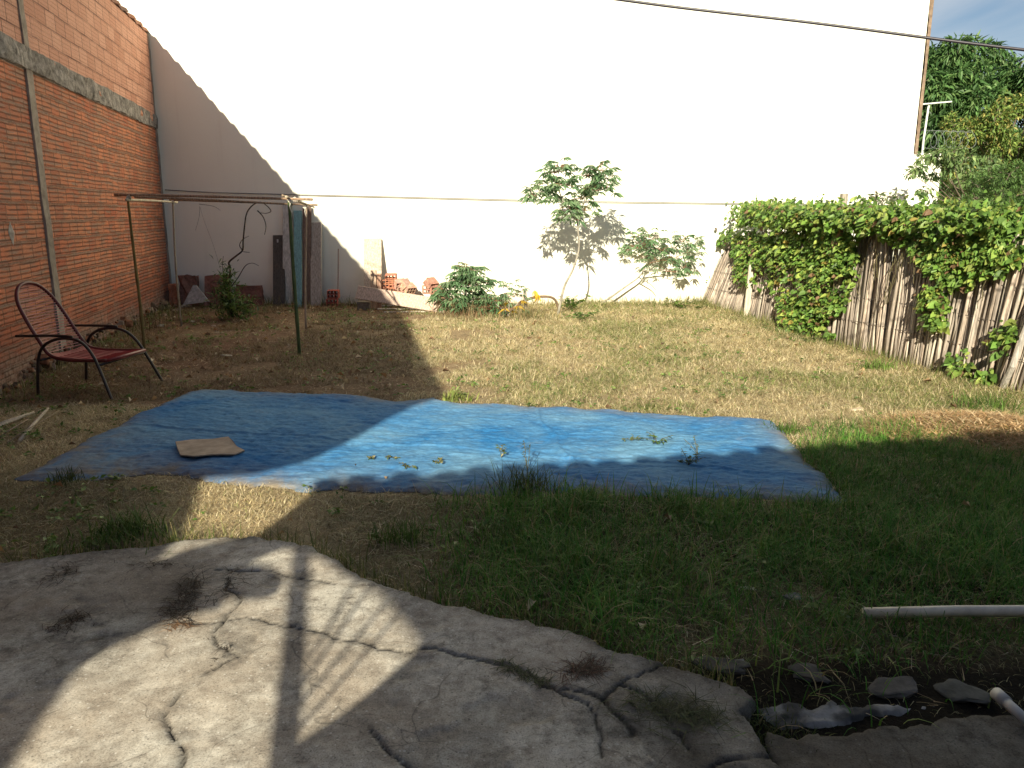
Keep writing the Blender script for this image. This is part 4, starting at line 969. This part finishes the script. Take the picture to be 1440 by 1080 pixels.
# ------------------------------------------------------------------ boards and rubble along the back wall
def board(px0, px1, pyt, pyb, label, col, cat='board', Yb=13.55, Yt=13.93, th=.03, group=None, name='board', jit=.004, extra=None):
    a = atY(px0, pyb, Yb); b = atY(px1, pyb, Yb); t0 = atY(px0, pyt, Yt); t1 = atY(px1, pyt, Yt)
    a.z = b.z = -.02; w = (b-a).length; up = ((t0+t1)/2-(a+b)/2); h = up.length
    z = up.normalized(); x = Vector((1, 0, 0)); y = z.cross(x).normalized(); x = y.cross(z)
    M = Matrix((x, y, z)).transposed(); m_ = MB(); m_.box((a+b)/2+up/2-y*0, (w, th, h), M, col, .004, jit)
    if extra: extra(m_, (a+b)/2, x, y, z, w, h)
    o = m_.build(name, M_wood, origin=(a+b)/2); return tag(o, label, cat, group)
def hole_(m_, c, x, y, z, w, h): m_.box(c+z*(h-.12)-x*.02+y*-.0155, (.025, .008, .09), None, (.6, .6, .6))
board(384, 401, 331, 431, 'short dark stained board with a slot near its top leaning on the back wall', (.10, .085, .075), extra=hole_)
board(398, 411, 287, 431, 'tall pale grey board leaning between dark and teal boards', (.55, .53, .50), Yb=13.65)
board(413, 424, 296, 432, 'teal painted board leaning on the back wall behind the green post', (.22, .40, .42), Yb=13.5)
board(426, 438, 290, 432, 'dark brown weathered board right of the teal board', (.20, .14, .11), Yb=13.6)
board(437, 452, 313, 432, 'pale concrete grey board at the right end of the leaning boards', (.44, .38, .33), Yb=13.55, th=.05)
board(512, 537, 336, 432, 'sunlit upright thick wooden plank leaning on the white wall', (.60, .50, .40), 'plank', 13.45, 13.95, .05)
board(521, 529, 380, 420, 'short offcut of wood propped against the upright plank', (.52, .38, .28), 'offcut', 13.3, 13.42, .04)
board(530, 536, 385, 420, 'narrow dark edged offcut beside the short offcut', (.40, .24, .17), 'offcut', 13.3, 13.42, .05)
mb = MB(); mb.tube([atY(475, 433, 13.5)*1, atY(476, 350, 13.9)], .012, 6, (.28, .2, .17)); o = mb.build('rod', M_metal); tag(o, 'thin rusty rod leaning on the back wall behind the red brick', 'rod')
# the big plank lying on its edge
a, b = atY(502, 411, 13.1), atY(627, 431, 12.7)
x = (b-a).normalized(); y = Vector((0, 1, 0)); z = x.cross(y).normalized()*1; z = z if z.z > 0 else -z; y = z.cross(x)
mb = MB(); Mx = Matrix((x, y, z)).transposed()
wd = .23
mb.box((a+b)/2, ((b-a).length, .045, wd), Mx@Matrix.Rotation(-.35, 3, 'X'), (.62, .47, .38), .006, .006)
o = mb.build('plank', M_wood); tag(o, 'long broad pinkish plank lying on its edge in front of the brick heap', 'plank')
# support block under it
mb = MB(); q = ground_at(512, 436); mb.box((q.x, 13.15, .07), (.22, .12, .16), None, (.2, .17, .14), .01, .01); o = mb.build('block', M_stone); tag(o, 'dark stone block under the raised left end of the long plank', 'block')
for i, (p0, p1, lb) in enumerate((((523,433),(604,431),'thin whitish batten lying nearest the long plank'), ((531,437),(640,437),'longest thin whitish batten lying on the grass below the long plank'), ((540,440),(618,439),'thin whitish batten lying frontmost in the row below the long plank'))):
    a, b = ground_at(*p0, .04-.01*i), ground_at(*p1, .035-.01*i); mb = MB(); xx = (b-a).normalized(); yy = Vector((0, 0, 1)).cross(xx).normalized(); zz = xx.cross(yy)
    mb.box((a+b)/2, ((b-a).length, .05, .02), Matrix((xx, yy, zz)).transposed(), (.66, .62, .56), .002, .003); o = mb.build('batten', M_wood); tag(o, lb, 'batten', 'battens lying below the long plank')
# hollow bricks
def hbrick(p, ang, label, group, tilt=0, col=(.50, .22, .13), L_=.19, broken=0, pitch=0):
    Mr = Matrix.Rotation(ang, 3, 'Z')@Matrix.Rotation(tilt, 3, 'X')@Matrix.Rotation(pitch, 3, 'Y')
    m_ = MB(); w, h, t = .19, .14, .012; p = Vector(p)
    def bx(c, s): m_.box(p+Mr@Vector(c), s, Mr, tuple(a*random.uniform(.9, 1.1) for a in col), .0015)
    for k in (-1, 0, 1): bx((0, 0, k*(h/2-t/2)), (w, L_, t))
    for k in (-1, -.33, .33, 1):
        for q in (-1, 1): bx((k*(w/2-t/2), 0, q*h/4), (t, L_-.002, h/2-t*1.0))
    for k in range(3):
        for q in (-1, 1): bx((q*(w/2+.0015), 0, (k-1)*.042), (.004, L_-.006, .015))
    if broken:
        for i, v in enumerate(m_.v):
            v = Vector(v); l = Mr.transposed()@(v-p)
            if l.y > 0 : l.y -= random.uniform(0, .05)*(1+l.z*6); m_.v[i] = tuple(p+Mr@l)
    o = m_.build('hollow_brick', M_clay); return tag(o, label, 'brick', group)
g1 = 'hollow bricks heaped behind the long plank'
for k, (a, b, an, ti) in enumerate(((545,399,.1,0),(556,400,-.15,0),(550,391,.05,.1),(541,408,0,0),(552,409,.1,0))):
    hbrick(atY(a, b, 13.55), an, 'clay hollow brick with open cells in the heap touching the upright plank', g1, ti)
for k, (a, b, an, ti) in enumerate(((562,399,.5,.5),(569,400,1.1,.9),(575,405,.8,.6),(566,409,.3,0))):
    hbrick(atY(a, b, 13.5), an, 'broken pale clay brick tipped at the right of the hollow brick heap', 'tipped bricks beside the heap', ti, (.56, .34, .25), .17, 1)
for k, (a, b, an, ti) in enumerate(((602,407,.2,0),(611,406,.5,.3),(606,398,.9,.7),(616,412,.3,.2))):
    hbrick(atY(a, b, 13.5), an, 'broken clay brick in the small pile left of the bushy cassava', 'small brick pile near the bushy cassava', ti, (.50, .28, .20), .18, 1)
hbrick(Vector((atY(468,415,13.55).x, 13.5, .09)), .1, 'lone red hollow brick at the foot of the thin rod', None, 0, (.48, .13, .09), .2)
hbrick(Vector((atY(469,403,13.55).x, 13.52, .235)), .05, 'red hollow brick set on top of the lone brick by the rod', None, 0, (.45, .14, .1), .2)
def chunk(name, px_, pyb, w, h, d, label, col, cat, Yb=13.6, ang=0, tilt=0, group=None, mat=M_clay):
    q = atY(px_, pyb, Yb); m_ = MB(); bm = bmesh.new(); bmesh.ops.create_cube(bm, size=1); bmesh.ops.subdivide_edges(bm, edges=bm.edges[:], cuts=3, use_grid_fill=True)
    Mr = Matrix.Rotation(ang, 3, 'Z')@Matrix.Rotation(tilt, 3, 'X')
    bm.verts.ensure_lookup_table(); vs_ = []
    for v in bm.verts:
        c = Vector((v.co.x*w, v.co.y*d, v.co.z*h)); c += Vector([random.gauss(0, .012) for _ in range(3)]); vs_.append(Vector((q.x, Yb, h/2-.02))+Mr@c)
    m_.add(vs_, [[v.index for v in f.verts] for f in bm.faces], col); bm.free(); o = m_.build(name, mat); return tag(o, label, cat, group)
chunk('masonry_piece', 268, 430, .30, .55, .15, 'reddish broken brickwork piece nearest the brick wall corner', (.24, .12, .09), 'rubble', 13.75, .1, -.12)
chunk('masonry_piece', 308, 430, .42, .56, .14, 'largest reddish brickwork slab leaning behind the climber', (.26, .13, .10), 'rubble', 13.7, -.05, -.2)
chunk('masonry_piece', 352, 430, .44, .38, .14, 'low dark red brickwork slab right of the climber', (.22, .10, .08), 'rubble', 13.65, .1, -.2)
chunk('masonry_piece', 246, 430, .14, .42, .12, 'narrow orange brick remnant tight in the wall corner', (.38, .16, .09), 'rubble', 13.5, .2, 0)
# grey triangular slab
mb = MB(); a, b, c = atY(257, 429, 13.2), atY(294, 424, 13.2), atY(273, 398, 13.45); b.z = max(b.z, .02)
y = Vector((0, .03, 0)); P6 = [a, b, c.lerp(b, .12), c.lerp(a, .1)]; mb.add(P6+[p+y for p in P6], [(0,1,2,3),(7,6,5,4),(0,4,5,1),(1,5,6,2),(2,6,7,3),(3,7,4,0)], (.34, .33, .33)); o = mb.build('stone_slab', M_stone); tag(o, 'grey triangular slab of broken cement leaning on the red rubble', 'slab')
for i, (a, b, w, c) in enumerate(((226,459,.09,(.6,.58,.55)),(250,437,.16,(.3,.25,.2)),(262,433,.2,(.35,.31,.27)),(271,452,.07,(.55,.48,.42)),(300,458,.06,(.5,.42,.35)),(232,444,.10,(.4,.3,.24)))):
    q = ground_at(a, b, .01); m_ = MB(); m_.box(q, (w, w*.6, w*.4), Matrix.Rotation(random.uniform(0, 3), 3, 'Z'), c, w*.08, w*.06)
    o = m_.build('rubble_piece', M_stone); tag(o, ['whitish lump lying at the foot of the brick wall', 'brown flat lump in the far left corner', 'widest grey brown lump before the grey triangular slab', 'small pale lump between the two left posts of the frame', 'smallest pale lump left of the climber', 'brown lump against the wall near the far corner'][i], 'rubble')
# chips of wood / tile on the soil and lawn
for i, (a, b, w, l, c, lb) in enumerate(((318,500,.04,.14,(.75,.7,.62),'pale wood chip on bare soil in front of the cane frame'),(307,467,.05,.16,(.6,.5,.38),'brown wood chip near the climber'),
        (1205,577,.07,.12,(.72,.58,.42),'pale chip on the dry lawn right of the tarpaulin'),(1053,829,.02,.07,(.7,.66,.55),'pale twig chip among the green grass'),(1113,842,.05,.07,(.25,.25,.24),'grey stone in the green grass'),
        (1039,932,.02,.04,(.30,.30,.30),'small whitish stone at the broken patio edge'),(1140,952,.08,.13,(.11,.10,.09),'flat grey stone at the edge of the damp soil'),(1255,970,.09,.18,(.12,.11,.10),'larger tilted grey stone near the pale mortar smear'),
        (1010,935,.10,.2,(.10,.09,.08),'dark stone chunk at the right end of the patio'),(1350,975,.12,.16,(.10,.10,.09),'grey stone chunk left of the short white pipe'))):
    q = ground_at(a, b, .006); m_ = MB(); bm = bmesh.new(); bmesh.ops.create_icosphere(bm, subdivisions=3, radius=.5); Mr = Matrix.Rotation(random.uniform(-.5, .5), 3, 'Z'); o1 = random.random()*9
    for v in bm.verts:
        k = .55+.75*float(vn(v.co.x*2+o1, v.co.y*2+v.co.z, 1.6, 3))+.12*random.random(); v.co = Vector((v.co.x*l*k, v.co.y*w*1.2*k, max(-.3, min(.32, v.co.z*k))*min(w*.5, .035)))
    bm.verts.ensure_lookup_table(); m_.add([q+Mr@v.co for v in bm.verts], [[v.index for v in f.verts] for f in bm.faces], c); bm.free()
    o = m_.build('chip' if l < .17 and w < .1 else 'stone', M_stone); tag(o, lb, 'debris')
# pale mortar smear spilled beside the patio
xs = np.arange(.75, 2.3, .012); ys = np.arange(2.0, 2.75, .012); X, Y = np.meshgrid(xs, ys)
SM = np.array([[at(a, b).x, at(a, b).y] for a, b in ((1062,992),(1100,985),(1125,986),(1140,995),(1180,992),(1230,990),(1290,993),(1350,986),(1345,992),(1280,1006),(1230,1018),(1180,1023),(1130,1030),(1095,1028),(1075,1012))])
d = sdist(X, Y, SM)+(fbm(X, Y, 12, 7)-.5)*.09
Z = gh(X, Y)-.012+.020*np.clip(d/.03, -.8, 1)+(fbm(X, Y, 40, 9)-.5)*.02
idx = np.arange(X.size).reshape(X.shape); kf = (d[:-1, :-1] > -.04)
Fq = np.stack([idx[:-1, :-1], idx[:-1, 1:], idx[1:, 1:], idx[1:, :-1]], -1)[kf]; used = np.unique(Fq); mp_ = -np.ones(X.size, int); mp_[used] = np.arange(len(used))
o = mesh('mortar_spill', np.stack([X, Y, Z], -1).reshape(-1, 3)[used], mp_[Fq], M_stone, None, (np.array([.24, .24, .24])*(.30+.9*sm(fbm(X, Y, 11, 31), .35, .6).reshape(-1, 1)[used])), True); tag(o, 'pale crusted spill of mortar along the edge of the dark paving', 'mortar')

# ------------------------------------------------------------------ cardboard, sticks, pipes
P4 = [at(a, b) for a, b in ((248,635),(270,631),(300,630),(322,627),(328,633),(334,640),(345,646),(331,651),(300,653),(274,657),(255,655),(251,645))]
for k, p in enumerate(P4): p.z = gz(p.x, p.y)+.055+random.uniform(0, .012)
mb = MB(); n = len(P4); mb.add(P4+[p-Vector((0, 0, .008)) for p in P4], [tuple(range(n))[::-1], tuple(range(n, 2*n))]+[(i, (i+1) % n, n+(i+1) % n, n+i) for i in range(n)], (.42, .33, .25))
o = mb.build('cardboard_sheet', M_card); tag(o, 'flat brown cardboard piece lying on the shaded left of the tarpaulin', 'cardboard')
for i, (a, b, r_, lb, col) in enumerate((((28,622),(68,578),.014,'thickest pale stick of the pile near the chair',(.62,.52,.40)),((-20,612),(48,586),.012,'long pale stick reaching out of the frame at the left',(.58,.48,.36)),((-10,605),(40,590),.010,'pale stick lying on the two crossing sticks',(.6,.5,.38)),((0,618),(40,600),.006,'thin brown twig nearest the chair legs in the stick pile',(.35,.26,.18)),((10,625),(85,590),.004,'thinnest longest twig in the stick pile',(.38,.3,.2)))):
    p, q = ground_at(*a, .02), ground_at(*b, .025+.01*i); m_ = MB(); m_.tube([p, p.lerp(q, .35)+Vector((0, .01, .008)), p.lerp(q, .7)+Vector((.005, -.008, .004)), q], [r_, r_*1.05, r_*.95, r_*.8], 7, col)
    o = m_.build('stick', M_wood, smooth=True); tag(o, lb, 'stick', 'sticks piled by the chair')
# long white pipe
a, b = at(1214, 862, .04), at(1600, 858, .13)
mb = MB(); mb.tube([a+Vector((0, 0, .0)), a.lerp(b, .35)+Vector((0, 0, .004)), a.lerp(b, .7), b], [.021, .022, .0225, .023], 16, (.78, .72, .60)); o = mb.build('pvc_pipe', M_pipe, smooth=True); tag(o, 'long cream plastic pipe lying over the grass on the right', 'pipe')
a, b = at(1401, 975, .05), at(1446, 1016, .05)
mb = MB(); mb.tube([a, b], .017, 14, (.60, .58, .54)); mb.tube([a-(b-a).normalized()*.002, a+(b-a).normalized()*.05], .021, 14, (.6, .58, .54)); o = mb.build('pvc_pipe', M_pipe, smooth=True); tag(o, 'short whitish pipe end at the lower right corner', 'pipe')
mb = MB(); a = at(1439, 1120); mb.tube([Vector((1.535, 1.93, -.02)), Vector((1.535, 1.93, .35))], [.05, .05], 14, (.015, .03, .025)); o = mb.build('drum', M_metal, smooth=True); tag(o, 'dark green upright tube cut off by the lower right frame edge', 'tube')

# ------------------------------------------------------------------ straw heap, plants in the tarp, weeds
c = at(1372, 612); n = 9500; a = rng.random(n)*2*np.pi; rr = np.sqrt(rng.random(n)); xy = np.stack([c.x+.02+rr*np.cos(a)*.80, c.y+rr*np.sin(a)*.55], -1)
V_, F_, K_ = blades(xy, rng.uniform(.05, .16, n), rng.uniform(.005, .011, n), np.full(n, 1.0), pick([(.70, .49, .26), (.58, .37, .18), (.80, .62, .38), (.42, .26, .13)], n), z0=gh(xy[:, 0], xy[:, 1])+.12*(1-rr**2)*rng.random(n)+.012, flat=.75)
o = mesh('straw_heap', V_, F_, M_blade, None, K_, False); tag(o, 'low heap of orange brown dead straw at the right edge', 'straw', kind='stuff')
def weed(px_, py_, h, n, label, cols, w=.007, spread=.05, lean=(.3, 1.1), name='grass_tuft', cat='weed', zoff=0, group=None):
    p = ground_at(px_, py_); xy = np.stack([p.x+rng.normal(0, spread, n), p.y+rng.normal(0, spread*.7, n)], -1)
    V_, F_, K_ = blades(xy, rng.uniform(h*.5, h*1.1, n), rng.uniform(w*.6, w, n), rng.uniform(*lean, n), pick(cols, n), seg=5, z0=np.full(n, p.z+zoff))
    o = mesh(name, V_, F_, M_blade, None, K_, False); return tag(o, label, cat, group)
GG = [(.09, .17, .03), (.13, .21, .04), (.07, .13, .025)]; GD = [(.12, .15, .04), (.3, .27, .12), (.1, .14, .03)]
weed(740, 697, .20, 240, 'tall dark grass tuft growing through the front edge of the tarpaulin', [(.07, .11, .03), (.1, .13, .04), (.05, .08, .02)], .008, .09)
weed(640, 566, .13, 60, 'yellow green tuft at the back edge of the tarpaulin', [(.3, .34, .09), (.2, .26, .06)], .02, .06)
weed(1106, 610, .10, 120, 'small green tuft at the right back corner of the tarpaulin', GG, .012, .07)
weed(1232, 520, .16, 130, 'bright green tuft at the foot of the cane fence', [(.2, .28, .07), (.15, .23, .05)], .014, .10)
weed(1385, 577, .16, 150, 'green tuft between fence foot and straw heap', GG, .012, .12)
weed(190, 748, .16, 110, 'green tuft with pale blades at the left patio edge', [(.12, .2, .05), (.18, .26, .08), (.1, .15, .03)], .009, .06)
weed(170, 758, .10, 260, 'leafy green patch at the left edge of the patio', GG, .010, .13)
weed(905, 578, .10, 60, 'small tuft at the middle of the back tarpaulin edge', GD, .010, .05)
weed(95, 680, .12, 90, 'dark tuft at the near left corner of the tarpaulin', [(.07, .1, .03), (.1, .12, .04)], .008, .05)
weed(565, 760, .13, 160, 'green tuft alone in the brown shaded grass', GG, .007, .08)
weed(730, 762, .14, 260, 'dense green tuft at the left end of the lush grass', GG, .007, .12)
weed(650, 445, .35, 200, 'dry brown grass clump under the bushy cassava', [(.34, .22, .13), (.25, .2, .1)], .012, .28)
weed(745, 450, .3, 160, 'dry grass clump under the arched stem', [(.36, .28, .14), (.2, .2, .08)], .012, .2)
weed(255, 448, .25, 50, 'thin weeds between brick wall and rubble', GD, .01, .2)
weed(225, 463, .40, 40, 'spindly dark weed against the brick wall', [(.1, .09, .05), (.15, .12, .06)], .008, .15, (.1, .4))
for (a, b, w, lb) in ((1010,1012,.09,'low green moss patch at the right end of the patio'),(1090,1030,.11,'yellow green weed patch beside the dark paving'),(820,952,.08,'green weed growing out of the long patio crack')):
    weed(a, b, .04, 420 if w > .085 else 160, lb, [(.08, .11, .03), (.13, .14, .04), (.05, .08, .02)], .006, w)
def sprig(px_, py_, h, n, lsz, label, cols, stemh=.0, spread=.06, zoff=.04):
    p = ground_at(px_, py_, zoff); root = empty('weed', p, label, 'weed'); mb = MB(); ls = LS(); Ps = []; Ds = []
    for k in range(max(3, n//9)):
        a = random.uniform(0, 6.28); q = p+Vector((math.cos(a)*spread*random.uniform(.3, 1.6), math.sin(a)*spread*random.uniform(.3, 1.4), h*random.uniform(.4, 1)))
        mb.tube([p, p.lerp(q, .5)+Vector((0, 0, .01)), q], .0018, 4, (.14, .13, .06))
        for j in range(9): Ps.append(p.lerp(q, random.uniform(.4, 1))); Ds.append((random.gauss(0, 1), random.gauss(0, 1), random.uniform(-.3, .5)))
    n = len(Ps); ls.add(*leafset(np.array(Ps), np.array(Ds), rng.uniform(lsz*.6, lsz*1.2, n), pick(cols, n), .45)); mb.build('stem', M_bark, root); ls.build('foliage', root)
sprig(924, 632, .06, 55, .035, 'low green weed sprawling on the sunny right half of the tarpaulin', GG, spread=.10)
sprig(888, 629, .03, 18, .03, 'small pale weed left of the sprawling one on the tarpaulin', [(.22, .27, .1)], spread=.06)
sprig(705, 652, .12, 26, .028, 'slim upright weed on the middle of the tarpaulin', GD, spread=.04)
sprig(742, 672, .22, 22, .022, 'tallest thin weed rising above the dark tuft on the tarpaulin', [(.06, .09, .04)], spread=.03)
sprig(968, 664, .10, 60, .03, 'dark leafy weed on the tarpaulin at the shadow edge', [(.08, .11, .04), (.12, .15, .05)], spread=.07)
sprig(980, 650, .13, 14, .02, 'thin twiggy weed behind the dark leafy one', GD, spread=.06)
sprig(526, 655, .02, 14, .025, 'tiny weed on the left sunny part of the tarpaulin', GD, spread=.04)
sprig(553, 653, .02, 12, .025, 'tiny trailing weed just right of the tiniest one', GD, spread=.06)
sprig(618, 661, .03, 12, .028, 'tiny weed near the middle front of the sunny area', GD, spread=.04)
sprig(575, 668, .03, 12, .028, 'small weed on the shadow line of the tarpaulin', GD, spread=.05)
sprig(648, 562, .10, 24, .06, 'broad leaved pale weed at the back edge of the tarpaulin', [(.35, .38, .15), (.25, .32, .1)], spread=.05, zoff=.0)
sprig(800, 440, .3, 120, .09, 'leafy green weed between the tall cassava and the leaning one', GG, spread=.22, zoff=0)
sprig(818, 452, .18, 110, .08, 'feathery green weed in front of the leaning cassava', [(.13, .22, .05), (.17, .26, .07)], spread=.18, zoff=0)
sprig(965, 437, .2, 120, .08, 'low leafy weed at the foot of the white wall near the fence', GD+GG, spread=.3, zoff=0)
sprig(1140, 480, .1, 40, .06, 'dark weed at the foot of the fence under the creeper', GG, spread=.15, zoff=0)
sprig(350, 443, .12, 50, .06, 'pale leafy weed right of the climber', [(.2, .25, .08), (.12, .18, .05)], spread=.15, zoff=0)
sprig(640, 440, .1, 40, .06, 'weed tuft at the right end of the battens', GG, spread=.15, zoff=0)
sprig(488, 425, .25, 60, .06, 'weeds at the foot of the wall near the lone red brick', GD, spread=.2, zoff=0)
# dark dead plants on the patio
def deadplant(P_, n, label, sp, h=.05, cols=((.045, .035, .028), (.08, .055, .04), (.03, .025, .02))):
    xs = []; n = int(n*.7)
    for k in range(n):
        i = random.randrange(len(P_)-1); t = random.random(); a = P_[i][0]+(P_[i+1][0]-P_[i][0])*t; b = P_[i][1]+(P_[i+1][1]-P_[i][1])*t
        sp_ = sp*random.choice([.6, 1, 1.9]); q = at(a+random.gauss(0, sp_), b+random.gauss(0, sp_*.6), .04); xs.append((q.x, q.y))
    xy = np.array(xs); V_, F_, K_ = blades(xy, rng.uniform(h*.4, h*1.3, n), rng.uniform(.002, .005, n), rng.uniform(1.0, 2.2, n), pick(cols, n, .5), seg=4, z0=np.full(n, .037)+rng.random(n)*h*.22, flat=.86)
    o = mesh('dead_weed', V_, F_, M_blade, None, K_, False); tag(o, label, 'weed')
deadplant([(272,812),(268,830),(258,850),(245,868)], 620, 'largest dark withered weed in the middle of the patio', 8, .06)
deadplant([(330,800),(322,820),(312,838),(290,842)], 320, 'withered dark weed just right of the largest one', 7, .04)
deadplant([(240,880),(262,876)], 160, 'brown dry tuft below the largest withered weed', 6, .04, ((.30, .18, .1), (.2, .12, .07)))
deadplant([(60,815),(95,805),(100,800)], 160, 'small dark withered weed near the left patio edge', 7, .04)
deadplant([(75,885),(100,870),(115,868)], 260, 'dark withered weed at the left in the patio shadow', 9, .04)
deadplant([(800,945),(845,935)], 380, 'reddish dark withered weed beside the patio crack', 9, .05, ((.12, .05, .04), (.06, .04, .03)))
deadplant([(180,792),(250,792)], 120, 'thin dark weed line on the upper left of the patio', 6, .03)
deadplant([(700,930),(735,945),(770,958)], 300, 'dark moss and weed along the long patio crack', 5, .03, ((.05, .07, .025), (.04, .05, .02)))
deadplant([(305,905),(318,905),(300,932)], 60, 'tiny tuft in the crack near the middle of the patio', 3, .02)
deadplant([(890,985),(960,1000),(1000,1010)], 600, 'dark weeds rooted in the broken right end of the patio', 14, .06, ((.05, .075, .025), (.04, .05, .02), (.08, .09, .03)))

# ------------------------------------------------------------------ wires, antenna
mb = MB(); Yw = 5.2; mb.tube(spline([atY(-200, -250, Yw+1.5), atY(420, -70, Yw+.6), atY(860, -2, Yw), atY(1150, 33, Yw-.3), atY(1440, 70, Yw-.6), atY(1900, 118, Yw-1)], 10), .0085, 8, (.035, .03, .04)); o = mb.build('cable', M_metal, smooth=True); tag(o, 'thick dark overhead cable crossing the top right', 'cable')
mb = MB(); mb.tube([atY(232, 267, 13.97), atY(300, 271, 13.965), atY(560, 277, 13.96), atY(800, 283, 13.955), atY(1100, 287, 13.96), atY(1300, 290, 13.97)], .008, 5, (.14, .13, .12)); o = mb.build('clothes_line', M_metal); tag(o, 'thin wire stretched in front of the white wall', 'wire')
an = empty('antenna', atY(1296, 220, 14.5), 'white T shaped antenna pole beside the corner of the white building', 'antenna')
mb = MB(); mb.tube([atY(1296, 225, 14.5), atY(1299, 195, 14.5), atY(1306, 148, 14.5)], .018, 8, (.75, .78, .76)); mb.build('mast', M_metal, an)
mb = MB(); mb.tube([atY(1293, 147, 14.4), atY(1338, 143, 14.6)], .014, 8, (.8, .83, .8)); mb.build('crossbar', M_metal, an)
mb = MB()
for k in range(6):
    c = atY(1308+11*k, 196, 14.6); mb.tube([c+Vector((.12*math.cos(t), .05*math.sin(2*t), .16*math.sin(t))) for t in np.linspace(0, 6.28, 14)], .003, 5, (.25, .28, .28))
mb.tube([atY(1296, 183, 14.6), atY(1366, 186, 14.6)], .003, 5, (.28, .3, .3))
o = mb.build('razor_wire', M_metal); tag(o, 'coils of razor wire on the low wall beside the antenna', 'wire')
print('objects', len(bpy.data.objects))
